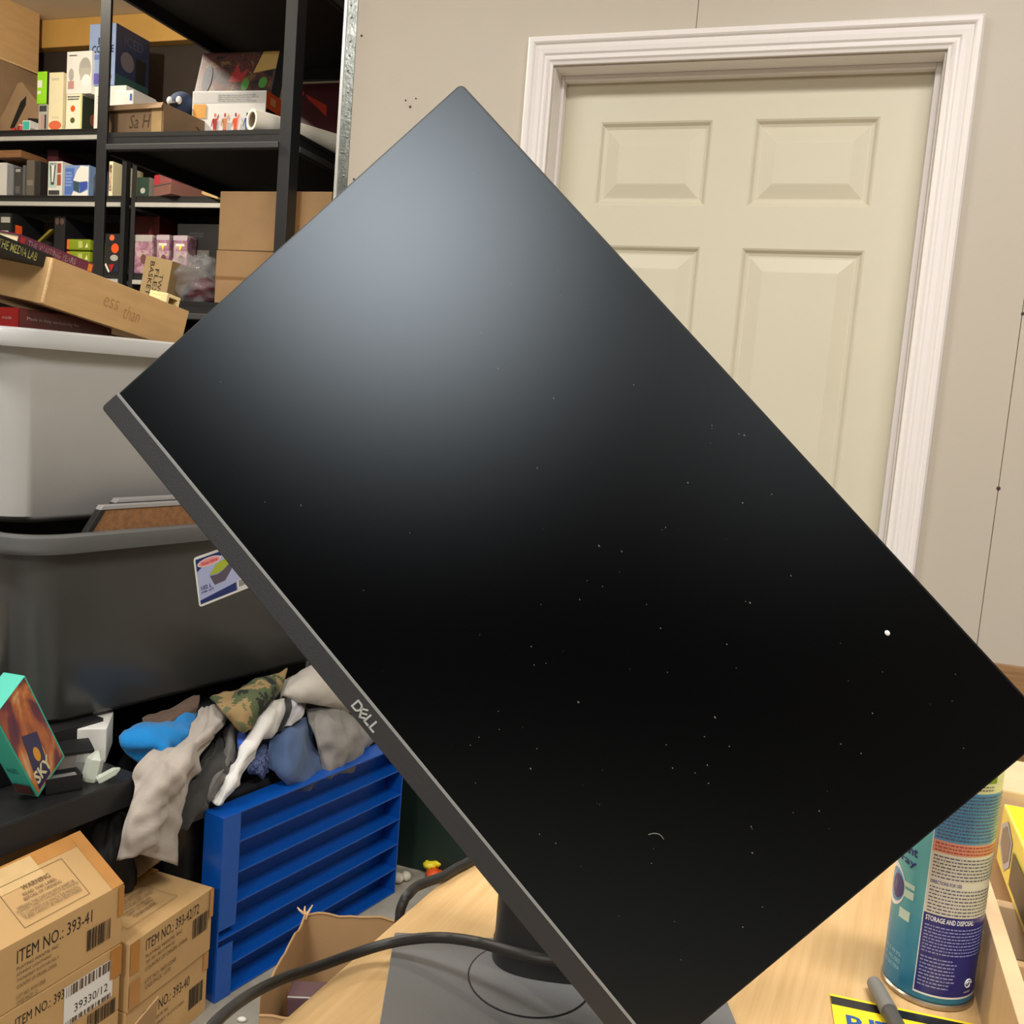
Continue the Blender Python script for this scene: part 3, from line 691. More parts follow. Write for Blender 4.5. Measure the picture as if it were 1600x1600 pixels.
ZF1, ZF2, ZF3 = 1.452, 1.921, 2.372
shelving('metal_shelving_unit', 'black metal shelving unit holding the cardboard cartons and paper tube, nearest the door wall', FX0, FX1, FY, .78, (.35, .9, ZF1, ZF2, ZF3), 2.75, False)
BY = 3.6; ZB1, ZB2, ZB3 = 1.70, 2.045, 2.346
shelving('metal_shelving_unit', 'black metal shelving unit with bright shelf edges at the far left of the alcove', -4.35, -3.198, BY, .38, (.5, 1.1, ZB1, ZB2, ZB3), 2.352, True, .024, .03)
shelving('metal_shelving_unit', 'black metal shelving unit behind the front shelves, right of its twin', -3.165, -2.28, BY, .38, (.5, 1.1, ZB1, ZB2), 2.19, True, .024, .03)

# ------------------------------------------------------------------ goods on the front unit, upper shelf
HAND = M('pencil_marks', (92, 70, 50), .8)
# open carton with handwriting
def open_carton(name, label, org, rz, s, mat, decals=(), flaps=(), thick=.004, mw=None, edge=None):
    if mw is None: mw = Matrix.Translation(Vector(org)) @ Matrix.Rotation(rz, 4, 'Z')
    root = thing(name, label, 'cardboard box', mw=mw); w_, d_, h_ = s; t = thick
    mb = MB(); mb.box((0, 0, 0), (w_, d_, t)); mb.box((0, 0, t), (w_, t, h_)); mb.box((0, d_-t, t), (w_, d_, h_)); mb.box((0, t, t), (t, d_-t, h_)); mb.box((w_-t, t, t), (w_, d_-t, h_))
    mb.build('box_body', mat, root)
    for (side, ln_, ang) in flaps:
        a = R(ang); mb = MB(); c_, s_ = math.cos(a)*ln_, math.sin(a)*ln_
        if side == 'F': q = [(0, 0, h_), (w_, 0, h_), (w_, -c_, h_+s_), (0, -c_, h_+s_)]; o_ = (0, s_/ln_*t, c_/ln_*t)
        if side == 'B': q = [(0, d_, h_), (w_, d_, h_), (w_, d_+c_, h_+s_), (0, d_+c_, h_+s_)]; o_ = (0, -s_/ln_*t, c_/ln_*t)
        if side == 'L': q = [(0, 0, h_), (0, d_, h_), (-c_, d_, h_+s_), (-c_, 0, h_+s_)]; o_ = (s_/ln_*t, 0, c_/ln_*t)
        if side == 'R': q = [(w_, 0, h_), (w_, d_, h_), (w_+c_, d_, h_+s_), (w_+c_, 0, h_+s_)]; o_ = (-s_/ln_*t, 0, c_/ln_*t)
        mb.hexa([*q, *[tuple(Vector(p)+Vector(o_)) for p in q]]); mb.build('flap', mat, root)
    decals_on(root, s, decals); return root
a = atY(165, 180, FY+.05); b = atY(262, 180, FY+.05)
open_carton('cardboard_box', 'open dull brown cardboard box with scrawled writing on the black shelf', (a.x, FY+.05, ZF2), R(-4), (b.x-a.x, .42, .088), CARD3,
    [('text', 'F', .42, .25, .78, .68, HAND, 'Sa H', {'shear': .2}), ('rect', 'F', .06, 0, .22, 1, M('dark_tape', (104, 80, 58), .3)), ('tape', 'F', .8, 0, .97, 1, CLEARTAPE), ('text', 'R', .3, .35, .45, .7, HAND, 'X')],
    [('F', .02, -62)])
shelf_item('white_box', 'small white product box with blue mark inside the open cardboard box', 'box', 182, 209, 120, 152, FY+.11, .22, ZF2+.0045, WHITE,
    [('rect', 'F', .8, .8, .92, .93, BLUE), ('lines', 'F', .15, .35, .7, .65, GREYL, 4), ('rect', 'R', .55, .35, .95, .75, NAVY), ('rect', 'F', .02, .1, .35, .35, GREYD)], hz=.15)
# toy with navy cap
tp = atY(285, 150, FY+.22); toy = thing('plush_toy', 'small navy and white toy with round eyes behind the open cardboard box', 'toy', (tp.x, FY+.22, ZF2))
mb = MB(); mb.lathe([(.03, .002), (.036, .03), (.034, .09), (.03, .118)], 20); mb.build('body', M('white_plush', (232, 230, 226), .9, bump=.3), toy, smooth=True)
mb = MB(); mb.sphere((0, 0, .142), .042, 20, 12, (1, .9, .95)); mb.build('head', M('navy_plush', (46, 60, 88), .85, bump=.3), toy, smooth=True)
for sx in (-.017, .017):
    mb = MB(); mb.sphere((sx, -.036, .146), .010, 12, 8, (1, .6, 1.2)); mb.build('eye', WHITE, toy, smooth=True)
mb = MB(); mb.sphere((0, -.04, .135), .012, 10, 6, (1.4, .6, .6)); mb.build('goggle', DARK, toy, smooth=True)
# action-figure box with a board game box resting on it
GAME = ramp_mat('board_game_art', [(.34, (30, 22, 24)), (.46, (62, 44, 40)), (.53, (92, 40, 36)), (.58, (52, 34, 30)), (.66, (110, 84, 52)), (.75, (44, 30, 28))], 26, distortion=.6)
fa = atY(300, 170, FY+.2); fb = atY(411, 170, FY+.2)
FW, FH = fb.x-fa.x, atY(400, 139, FY+.2).z-ZF2
fig = [('rect', 'F', .01, .80, .99, .98, M('pale_print_grey', (206, 204, 200), .5)), ('rect', 'R', 0, .72, 1, 1, ORANGE), ('rect', 'R', 0, 0, 1, .72, M('black_box_end', (30, 24, 28), .4)), ('text', 'R', .1, .28, .5, .48, GREYL, 'MULTI', {'bold': .02}), ('rect', 'R', .15, .8, .35, .93, M('pale_orange', (244, 160, 110), .5)), ('lines', 'F', .35, .82, .9, .95, GREYL, 4), ('rect', 'F', .02, .55, .2, .78, M('yellow_orange_print', (220, 160, 70), .5))]
for k, (u, c1, c2) in enumerate(((.33, RED, ORANGE), (.47, M('skin_print', (214, 130, 84), .5), RED), (.62, ORANGE, RED), (.78, BLUE, NAVY), (.92, GREYD, GREYL))):
    fig += [('ell', 'F', u-.013, .56, u+.013, .63, c2), ('poly', 'F', [(u-.03, .54), (u+.03, .54), (u+.02, .36), (u-.02, .36)], c1), ('poly', 'F', [(u-.022, .36), (u-.004, .36), (u-.012, .14), (u-.028, .14)], c2), ('poly', 'F', [(u+.004, .36), (u+.022, .36), (u+.03, .14), (u+.012, .14)], c2), ('poly', 'F', [(u-.03, .54), (u-.05, .42), (u-.042, .40), (u-.022, .50)], c1), ('poly', 'F', [(u+.03, .54), (u+.05, .62), (u+.056, .58), (u+.022, .48)], c1)]
    fig += [('ell', 'F', u-.03, .01, u+.03, .07, RED)]
box_thing('toy_box', 'white toy box printed with small standing figures on the black shelf', 'box', (fa.x, FY+.2, ZF2), R(3), (FW, .15, FH), WHITE, fig)
gh = (atY(380, 76, FY+.24).z-ZF2-FH)/math.cos(R(16)); ga = atY(303, 110, FY+.2)
gm = Matrix.Translation((ga.x-.03, FY+.24, ZF2+FH+.001)) @ Matrix.Rotation(R(3), 4, 'Z') @ Matrix.Rotation(R(-16), 4, 'X')
box_thing('board_game_box', 'dark colourful board game box leaning on top of the white toy box', 'box', None, 0, (FW*1.06, .05, gh*1.06), GREYD, [('rect', 'F', .01, .01, .99, .99, GAME), ('poly', 'F', [(.72, .5), (1, .6), (1, 1), (.8, 1)], M('tan_art', (168, 136, 74), .5)), ('poly', 'F', [(.42, .3), (.5, .72), (.56, .5), (.66, .62), (.6, .3)], M('red_art', (140, 36, 36), .5)), ('ell', 'F', .6, .1, .7, .38, M('green_art', (62, 122, 44), .5)), ('ell', 'F', .82, .15, .93, .4, M('green_art', (62, 122, 44), .5)), ('ell', 'F', .08, .05, .2, .7, M('blue_black_art', (34, 36, 52), .5))], mw=gm)
# paper tube, maroon box
ta_ = atY(393, 185, FY+.015)
tu = thing('paper_tube', 'white rolled paper tube lying slantwise on the front right of the black shelf', 'paper roll', mw=frame((ta_.x, FY+.015, ZF2+.0302), (math.sin(R(27)), math.cos(R(27)), 0)))
PT = M('white_paper_roll', (236, 230, 216), .7, var=.02)
mb = MB(); n = 32; L_ = .52
mb.loft([[(x, r_*math.cos(2*math.pi*k/n), r_*math.sin(2*math.pi*k/n)) for k in range(n)] for x, r_ in ((.002, .0205), (0, .0215), (0, .029), (.002, .03), (L_, .03), (L_, .0215), (L_-.002, .0205), (.002, .0205))], False, False)
mb.build('roll', PT, tu, smooth=True)
mb = MB(); mb.loft([[(x, 0.0204*math.cos(2*math.pi*k/n), 0.0204*math.sin(2*math.pi*k/n)) for k in range(n)] for x in (.004, L_-.004)], False, False); mb.build('inner_core', M('grey_tube_core', (150, 132, 112), .8), tu, smooth=True)
my = FY+.655; ma = atY(462, 170, my); mbx = atY(545, 170, my); mz = atY(500, 130, my).z
def mf(px, py): p = atY(px, py, my); return ((p.x-ma.x)/(mbx.x-ma.x), (p.z-ZF2)/(mz-ZF2))
box_thing('maroon_box', 'maroon box with orange-red stripe behind the paper tube', 'box', (ma.x, my, ZF2), 0, (mbx.x-ma.x, .1, mz-ZF2), MAROON, [('poly', 'F', [mf(478, 147), mf(511, 165), mf(510, 182), mf(480, 153)], M('orange_red_stripe', (216, 60, 40), .45)), ('ell', 'F', *mf(470, 150), *mf(476, 142), M('orange_red_stripe', (216, 60, 40), .45))])

# ------------------------------------------------------------------ goods on the front unit, lower shelf
ca = atY(338, 400, FY+.07); cb = atY(511, 400, FY+.07); ch_ = .155
for k, (z, lab) in enumerate(((ZF1, 'plain brown cardboard carton, lower of the two stacked on the lower black shelf'), (ZF1+ch_+.001, 'plain brown cardboard carton, upper of the two stacked on the lower black shelf'))):
    hh = ch_ if k == 0 else atY(420, 299, FY+.07).z-z
    box_thing('cardboard_box', lab, 'cardboard box', (ca.x+.004*k, FY+.07, z), R(1-k), (cb.x-ca.x, .3, hh), CARD2, [('rect', 'F', 0, .47, 1, .53, M('carton_seam', (150, 108, 66), .8))] if k == 0 else [('tape', 'F', .62, 0, .74, 1, M('faded_stain', (160, 118, 74), .8))], group='stacked plain cartons')
fb0 = atY(216, 455, FY+.03)
fm = Matrix.Translation((fb0.x, FY+.03, ZF1-.0)) @ Matrix.Rotation(R(10), 4, 'Z') @ Matrix.Rotation(R(9), 4, 'Y')
box_thing('cardboard_box', 'small tan cardboard box lettered FLEX BASKET on the lower black shelf', 'cardboard box', None, 0, (.085, .20, .118), M('tan_cardboard', (196, 166, 116), .75, var=.05), [('text', 'F', .62, .05, .76, .62, INK, 'TWO', {}, -90), ('text', 'F', .44, .05, .58, .72, INK, 'FLEX', {}, -90), ('text', 'F', .22, .05, .38, .88, INK, 'BASKET', {}, -90)], mw=fm @ Matrix.Translation((0, 0, .014)))
# clear bag with red contents
def blob(name, c, s, mat, seed, parent=None, amp=.25, nu=28, nv=18, fr=3.0):
    mb = MB(); loops = []
    for j in range(1, nv):
        th = math.pi*j/nv; lp = []
        for i in range(nu):
            d = Vector((math.sin(th)*math.cos(2*math.pi*i/nu), math.sin(th)*math.sin(2*math.pi*i/nu), -math.cos(th)))
            k = 1+amp*noise.noise(d*fr+Vector((seed*7.3, seed*2.1, seed)))+amp*.4*noise.noise(d*fr*2.7+Vector((seed, seed*4.1, 0)))
            lp.append((c[0]+d.x*s[0]*k, c[1]+d.y*s[1]*k, max(c[2]+d.z*s[2]*k, c[2]-s[2]*.96)))
        loops.append(lp)
    mb.loft(loops); return mb.build(name, mat, parent, smooth=True, angle=180)
CLEAR = M('clear_plastic', (236, 236, 240), .08, alpha=.22, spec=.9)
bg = atY(305, 430, FY+.16); root = thing('plastic_bag', 'clear plastic bag of dark red goods on the lower black shelf', 'bag', (bg.x, FY+.16, ZF1))
blob('bag_film', (0, 0, .075), (.10, .08, .075), CLEAR, 3, root, .35, 40, 26, 4)
blob('contents', (.03, .01, .045), (.05, .045, .042), M('dark_red_goods', (104, 30, 38), .5, var=.3), 5, root)
blob('contents', (-.035, .02, .035), (.045, .04, .033), M('slate_goods', (66, 72, 92), .5, var=.3), 6, root)

# ------------------------------------------------------------------ goods on the rear units
BF = BY+.012
# top shelf, far left unit
tt = thing('cardboard_tray', 'grey-brown cardboard packing insert with dark cut-outs at the end of the top shelf', 'packaging', (atY(2, 165, BF).x, BF+.05, ZB3))
cw = atY(58, 165, BF+.05).x-atY(2, 165, BF+.05).x; chh = atY(30, 128, BF+.05).z-ZB3
mb = MB(); mb.prism([(-.06, 0), (cw*.93, 0), (cw*.98, chh*.4), (cw*.30, chh), (cw*.2, chh*.98), (-.06, chh*.3)], 'y', 0, .2); mb.build('insert_body', CARD3, tt, bevel=.003)
for poly in ([(.02, .12), (.30, .62), (.45, .72), (.44, .55), (.12, .10)], [(.50, .06), (.52, .3), (.86, .28), (.86, .18), (.7, .06)]):
    mb = MB(); mb.prism([(u*cw, v*chh) for u, v in poly], 'y', -.0015, .0); mb.build('cut_out', DARK, tt)
# big carton above it, seen partly from below
far = atY(60, 116, 3.9); zc = far.z
cl = .75; mwc = frame(far, Vector((math.sin(R(6)), math.cos(R(6)), 0)))
bt = mwc @ Matrix.Translation((-cl, 0, 0))
box_thing('cardboard_box', 'large tan cardboard carton jutting out high above the far left shelf', 'cardboard box', None, 0, (cl, .4, .40), CARD, [('rect', 'F', 0, .0, 1, .02, CARDE)], mw=bt)
# stack below that carries the carton, outside the frame
sp0 = bt @ Vector((.3, .14, 0))
box_thing('cardboard_box', 'tall brown carton propping the high carton at the far left', 'cardboard box', (sp0.x-.05, BY+.04, ZB3), 0, (.22, .3, zc-ZB3-.001), CARD3)
rb = atY(24, 198, BF); root = thing('red_jar', 'small red jar at the front of the top shelf', 'jar', (rb.x+.005, BF+.03, ZB3))
mb = MB(); mb.lathe([(.014, 0), (.016, .004), (.016, .024), (.012, .028)], 16); mb.build('jar_body', RED, root, smooth=True); mb = MB(); mb.lathe([(.013, .028), (.013, .036), (.011, .037)], 16); mb.build('lid', M('pink_lid', (220, 150, 150), .4), root)
mb = MB(); c_ = atY(14, 200, BF); mb.sphere((c_.x, BF+.03, ZB3+.0115), .012, 12, 8); tag(mb.build('red_ball', RED, None, smooth=True), 'tiny red ball left of the red jar on the top shelf', 'ball')
shelf_item('small_box', 'small white box with teal end on the top shelf', 'box', 35, 47, 188, 203, BF, .12, ZB3, WHITE, [('rect', 'F', .08, .1, .92, .9, TEAL), ('rect', 'R', 0, 0, 1, .3, GREYL)])
shelf_item('slim_box', 'slim grey box with lipstick picture under the lime green box', 'box', 60, 74, 163, 203, BF, .1, ZB3, GREYL, [('rect', 'F', .1, .72, .9, .95, GREYD), ('rect', 'F', .3, .05, .62, .6, M('rose_print', (196, 150, 140), .4)), ('rect', 'F', .7, .05, .9, .6, GREYD)])
zl = atY(67, 163, BF).z
shelf_item('lime_box', 'lime green box with white label standing on the slim grey box', 'box', 57, 73, 111, 163, BF-.002, .1, zl+.0005, GREEN, [('rect', 'F', .1, .5, .55, .72, WHITE), ('rect', 'F', .12, .3, .45, .4, WHITE), ('rect', 'R', 0, 0, 1, 1, GREYD)], bevel=.008)
shelf_item('tall_box', 'tall white box with orange circle at its foot on the top shelf', 'box', 76, 98, 113, 203, BF, .16, ZB3, CREAM, [('ell', 'F', .05, -.0, .95, .16, M('salmon_print', (226, 110, 74), .4)), ('lines', 'F', .2, .86, .8, .9, GREYL, 2), ('text', 'F', .3, .2, .75, .23, GREYL, 'ICON'), ('rect', 'R', .1, .05, .95, .95, M('beige_side', (214, 196, 160), .5))])
shelf_item('gadget_box', 'white box with yellow edge and two round pictures under the blender box', 'box', 103, 127, 147, 203, BF, .15, ZB3, M('pale_cream', (244, 240, 214), .5), [('ell', 'F', .3, .5, .6, .68, ORANGE), ('ell', 'F', .3, .18, .6, .34, M('olive_print', (96, 92, 50), .4)), ('lines', 'F', .1, .82, .9, .96, GREYD, 2), ('rect', 'R', .03, .03, .97, .97, M('dark_green_side', (50, 58, 46), .4)), ('ell', 'R', .35, .2, .6, .55, M('brick_print', (150, 84, 62), .4)), ('rect', 'F', .95, 0, 1, 1, M('pale_yellow_strip', (240, 236, 120), .5))])
zl = atY(115, 147, BF).z
shelf_item('blender_box', 'white appliance box with blender picture on top of the two-circle box', 'box', 104, 143, 80, 147, BF-.001, .17, zl+.0005, WHITE, [('ell', 'F', .5, .3, .98, .85, GREYL), ('rect', 'F', .55, .32, .95, .6, M('silver_print', (190, 186, 176), .4)), ('ell', 'F', .62, .15, .98, .45, M('white_print2', (244, 244, 244), .4)), ('lines', 'F', .1, .88, .45, .93, GREYD, 1), ('rect', 'F', .08, .12, .32, .3, M('rose_print', (196, 150, 140), .4)), ('ell', 'F', .1, .3, .3, .6, GREYL)])
shelf_item('white_box', 'white box under the tall blue coffee box on the top shelf', 'box', 147, 196, 134, 203, BF+.02, .2, ZB3, WHITE, [('lines', 'F', .1, .6, .3, .8, GREYL, 3)])
zl = atY(165, 134, BF+.02).z
shelf_item('coffee_box', 'tall pale blue and navy coffee maker box on the top shelf', 'box', 139, 180, 37, 134, BF+.015, .22, zl+.0005, M('lilac_blue_card', (146, 166, 206), .4, var=.05), [('text', 'F', .35, .66, .8, .78, NAVY, 'ICE', {'bold': .02}), ('text', 'F', .12, .53, .95, .65, NAVY, 'COFFEE', {'bold': .02}), ('lines', 'F', .1, .42, .5, .5, BLUE, 3), ('ell', 'F', .05, .02, .55, .2, M('violet_print', (96, 92, 180), .4)), ('ell', 'F', .5, .05, .9, .22, M('brown_print', (160, 110, 80), .4)), ('rect', 'R', .0, .0, 1, 1, M('deep_navy_side', (36, 46, 74), .4)), ('ell', 'R', .15, .3, .55, .62, M('grey_machine', (104, 96, 104), .4)), ('rect', 'R', .6, .2, .9, .6, DARK), ('text', 'R', .25, .72, .8, .88, M('slate_print', (66, 76, 104), .4), 'ICED'), ('rect', 'R', 0, 0, 1, .2, M('teal_dark_print', (44, 74, 76), .4))])
# second shelf
def spine(px0, px1, pt, mat, lab, dcs=()):
    return shelf_item('boxed_set', lab, 'box', px0, px1, pt, 305, BF+.01, .2, ZB2, mat, dcs, 'upright cases on the second shelf')
spine(-6, 10, 254, M('white_case', (214, 212, 208), .45), 'white upright case, leftmost under the wooden board on the second shelf')
spine(11, 20, 257, M('grey_case', (128, 130, 134), .45), 'grey upright case next to the white case')
spine(22, 34, 262, GREYD, 'dark grey upright case with pale bands on the second shelf', [('rect', 'F', .2, .1, .8, .35, M('band_grey', (96, 94, 92), .5)), ('rect', 'F', .2, .85, .8, .95, GREYL)])
spine(35, 39, 258, M('thin_grey_case', (92, 92, 94), .5), 'thinnest grey upright case on the second shelf')
spine(41, 53, 250, M('taupe_case', (98, 92, 82), .5), 'taupe upright case with light patches on the second shelf', [('rect', 'F', .1, .3, .9, .45, M('patch_taupe', (128, 122, 110), .5))])
spine(55, 63, 252, M('charcoal_case', (44, 40, 40), .5), 'charcoal upright case at the right end of the row')
zb_ = atY(20, 249, BF).z
bo = atY(-10, 232, BF-.01)
box_thing('wooden_board', 'flat brown wooden box lying across the upright cases', 'box', (bo.x, BF-.012, zb_+.006), 0, (atY(36, 232, BF).x-bo.x, .34, .034), M('walnut_board', (150, 108, 72), .5, rgb2=(116, 80, 52), scale=6, stretch=(1, 1, 30)))
shelf_item('clipper_box', 'white and red hair clipper box standing on the second shelf', 'box', 75, 97, 252, 305, BF, .1, ZB2, M('clipper_white', (226, 226, 220), .4), [('rect', 'F', .05, .24, .62, .97, M('pale_teal_print', (180, 206, 200), .4)), ('poly', 'F', [(.12, .88), (.54, .88), (.44, .32), (.22, .32)], M('dark_clipper', (66, 74, 72), .4)), ('poly', 'F', [(.22, .9), (.46, .9), (.38, .4), (.28, .4)], WHITE), ('rect', 'F', .66, .3, .93, .62, M('brick_red', (166, 84, 66), .4)), ('rect', 'F', .66, .66, .93, .94, M('brick_red', (166, 84, 66), .4)), ('rect', 'F', .08, .03, .85, .16, GREYD), ('text', 'F', .14, .88, .6, .95, GREYD, 'PRO')])
shelf_item('maroon_tin', 'dark maroon box behind and above the clipper box', 'box', 73, 90, 234, 305, BF+.115, .2, ZB2, M('dark_maroon_tin', (70, 30, 38), .45), [('rect', 'F', .1, .1, .9, .9, M('maroon_print', (84, 36, 44), .45))])
shelf_item('laundry_box', 'blue box with white and navy container picture on the second shelf', 'box', 101, 139, 258, 305, BF, .12, ZB2, BLUEL, [('rect', 'F', .02, .05, .4, .9, M('blue_print', (84, 116, 196), .4)), ('poly', 'F', [(.36, .5), (.5, .82), (.65, .98), (.98, .95), (.98, .45), (.4, .42)], WHITE), ('poly', 'F', [(.36, .5), (.62, .45), (.62, .1), (.38, .2)], M('slate_container', (60, 84, 98), .4)), ('poly', 'F', [(.62, .45), (.94, .48), (.94, .25), (.66, .1)], M('royal_print', (56, 84, 170), .4)), ('poly', 'F', [(.3, .0), (.98, .0), (.98, .2), (.66, .08), (.38, .16)], WHITE), ('lines', 'F', .05, .3, .35, .8, M('pale_blue_lines', (150, 176, 226), .4), 5)])
p_ = atY(146, 285, BF+.03); mb = MB(); mb.lathe([(.018, 0), (.021, .004), (.021, .09), (.016, .1), (.016, .108)], 18, (p_.x, BF+.05))
for i in range(len(mb.v)): mb.v[i] = (mb.v[i][0], mb.v[i][1], mb.v[i][2]+ZB2)
tag(mb.build('jar', M('dark_teal_jar', (34, 52, 58), .2), None, smooth=True), 'dark teal jar beside the blue laundry box', 'jar')
shelf_item('picture_book', 'narrow white book with brown picture just right of the front post', 'book', 170, 176, 252, 304, BF, .2, ZB2, CREAM, [('rect', 'F', .1, .15, .8, .9, ramp_mat('brown_photo', [(.3, (70, 50, 40)), (.5, (180, 150, 120)), (.7, (220, 210, 200))], 40))])
# second shelf of the right-hand rear unit
shelf_item('green_box', 'dark green box with white edge on the right-hand rear shelf', 'box', 214, 233, 277, 304, BF, .1, ZB2, M('dark_green_card', (40, 62, 52), .45), [('rect', 'R', 0, 0, 1, 1, GREYL), ('ell', 'F', .3, .15, .7, .45, GREYL)])
o1 = atY(238, 290, BF)
box_thing('flat_box', 'dull pink flat box at the bottom of the pair on the right-hand rear shelf', 'box', (o1.x, BF+.01, ZB2), R(-24), (.16, .2, .052), M('dusty_pink', (132, 92, 84), .5), [('rect', 'F', 0, .82, 1, .9, GREYD)])
box_thing('flat_box', 'red and pink flat box on top of the pair on the right-hand rear shelf', 'box', (o1.x, BF+.012, ZB2+.053), R(-22), (.15, .19, .042), M('rose_red', (150, 84, 84), .5), [('rect', 'F', 0, 0, .3, 1, M('strong_rose', (190, 50, 66), .5))])
o1 = atY(300, 300, BF); box_thing('card_flap', 'torn tan cardboard scrap on the right-hand rear shelf', 'cardboard', None, 0, (.13, .1, .035), M('tan_cardboard', (196, 166, 116), .75), mw=Matrix.Translation((o1.x+.05, BF-.0, ZB2+.012)) @ Matrix.Rotation(R(-20), 4, 'Z') @ Matrix.Rotation(R(14), 4, 'Y'))
# third shelf
shelf_item('black_appliance', 'black appliance with bright trim strip at the left of the third shelf', 'appliance', -6, 18, 332, 400, BF, .2, ZB1, M('glossy_black', (30, 32, 33), .25), [('rect', 'F', 0, .62, .8, .68, STEEL), ('rect', 'F', .3, .82, .9, .92, GREYL), ('rect', 'R', .1, .6, .3, .8, ORANGE)], bevel=.01)
mb = MB(); s0 = atY(46, 388, BF+.05); s1_ = atY(78, 358, BF+.05); mb.hexa([s0+Vector((0, 0, 0)), s0+Vector((.02, 0, 0)), s0+Vector((.02, .02, 0)), s0+Vector((0, .02, 0)), s1_+Vector((0, 0, 0)), s1_+Vector((.02, 0, 0)), s1_+Vector((.02, .02, 0)), s1_+Vector((0, .02, 0))])
mb.v = [(x, y, z) for x, y, z in mb.v]; tag(mb.build('yellow_strap', M('dull_yellow', (128, 118, 40), .7), None), 'dull yellow strap slanting up from a dark bundle on the third shelf', 'strap')
s0 = atY(62, 395, BF+.1); blob('tool_bag', (s0.x, BF+.16, ZB1+.075), (.11, .1, .075), M('dark_bundle', (34, 32, 34), .7), 9, None); tag(bpy.data.objects['tool_bag'], 'dark cloth bundle behind the yellow strap', 'bag')
o1 = atY(92, 380, BF+.04)
for k, lab in enumerate(('olive green ratchet-strap pack, lower of the pair on the third shelf', 'olive green ratchet-strap pack, upper of the pair on the third shelf')):
    shelf_item('strap_pack', lab, 'package', 105, 141, 363, 380, BF+.02, .12, ZB1+.045+.056*k, M('olive_green', (134, 152, 30), .5, bump=.4, bscale=60, stretch=(6, 1, 1)), [('rect', 'F', 0, .05, .08, .95, ORANGE), ('rect', 'F', .5, .2, .68, .8, M('pale_olive', (186, 196, 110), .5)), ('poly', 'F', [(.8, .25), (.92, .25), (.88, .7)], CREAM)], 'olive strap packs', hz=.052, bevel=.012)
shelf_item('dark_crate', 'dark brown crate carrying the olive packs', 'crate', 100, 150, 398, 420, BF+.015, .2, ZB1, M('dark_crate', (52, 30, 30), .6), hz=.044)
shelf_item('dark_case', 'tall dark case with two small round dials on the third shelf', 'case', 84, 101, 338, 420, BF+.06, .2, ZB1, M('near_black_case', (30, 28, 34), .5), [('ell', 'F', .1, .85, .45, .97, M('dim_brown', (96, 74, 64), .6)), ('ell', 'F', .55, .85, .9, .97, M('dim_brown', (96, 74, 64), .6))])
shelf_item('hardware_pack', 'black blister pack with orange label beside the front post', 'package', 164, 186, 365, 420, BF+.0, .06, ZB1, M('black_blister', (34, 34, 38), .4), [('ell', 'F', .3, .82, .65, .97, M('orange_dial', (232, 112, 70), .4)), ('ell', 'F', .45, .5, .98, .75, M('bright_orange', (240, 88, 36), .4)), ('ell', 'F', .4, .3, .95, .46, GREYL), ('poly', 'F', [(.02, .2), (.3, .0), (.4, .02), (.12, .24)], WHITE), ('poly', 'F', [(.3, .2), (.7, .22), (.5, .02)], RED), ('rect', 'F', .75, .02, 1, .2, NAVY)])
PINKB = ramp_mat('pink_packaging', [(.3, (120, 84, 104)), (.5, (172, 126, 150)), (.62, (196, 176, 178)), (.8, (150, 96, 90))], 30)
for k, (a_, b_2, t_p, lab) in enumerate(((208, 238, 366, 'pink clear-plastic toy pack, leftmost of three on the third shelf'), (244, 264, 366, 'pink clear-plastic toy pack, middle of three on the third shelf'), (270, 292, 367, 'pink clear-plastic toy pack, rightmost of three on the third shelf'))):
    shelf_item('toy_pack', lab, 'package', a_, b_2, t_p, 425, BF+.004*k, .07, ZB1, PINKB, [('rect', 'F', .2, .72, .8, .78, WHITE), ('rect', 'F', .0, .86, 1, .98, M('lilac_card', (190, 176, 190), .4)), ('poly', 'F', [(.4, .72), (.65, .72), (.5, .6)], YEL), ('ell', 'F', .4, .3, .8, .5, M('toy_inside', (110, 70, 70), .5))] if k else [('rect', 'F', .02, .82, .98, .98, GREYL), ('ell', 'F', .4, .25, .7, .5, M('toy_inside', (110, 70, 70), .5))], 'pink toy packs', bevel=.01)
p_ = atY(232, 360, BF+.1); blob('green_bag', (p_.x, BF+.13, ZB1+.155), (.05, .035, .03), M('leaf_green_bag', (92, 130, 44), .6), 12, None); tag(bpy.data.objects['green_bag'], 'small green bag on the red box behind the pink packs', 'bag')
shelf_item('red_box', 'dark red box behind the pink packs', 'box', 212, 262, 382, 425, BF+.09, .09, ZB1, M('deep_red_card', (104, 22, 26), .5), hz=.124)
shelf_item('red_box', 'deep red box at the back of the third shelf above the pink packs', 'box', 210, 248, 338, 425, BF+.2, .12, ZB1, M('deep_red_card', (104, 22, 26), .5))
shelf_item('black_box', 'black box with faint grey lettering behind the pink packs', 'box', 276, 340, 350, 425, BF+.08, .2, ZB1, M('black_card', (24, 24, 27), .5), [('lines', 'F', .3, .75, .75, .85, GREYD, 2), ('rect', 'F', .35, .42, .8, .52, M('dim_grey_patch', (96, 92, 88), .5))])

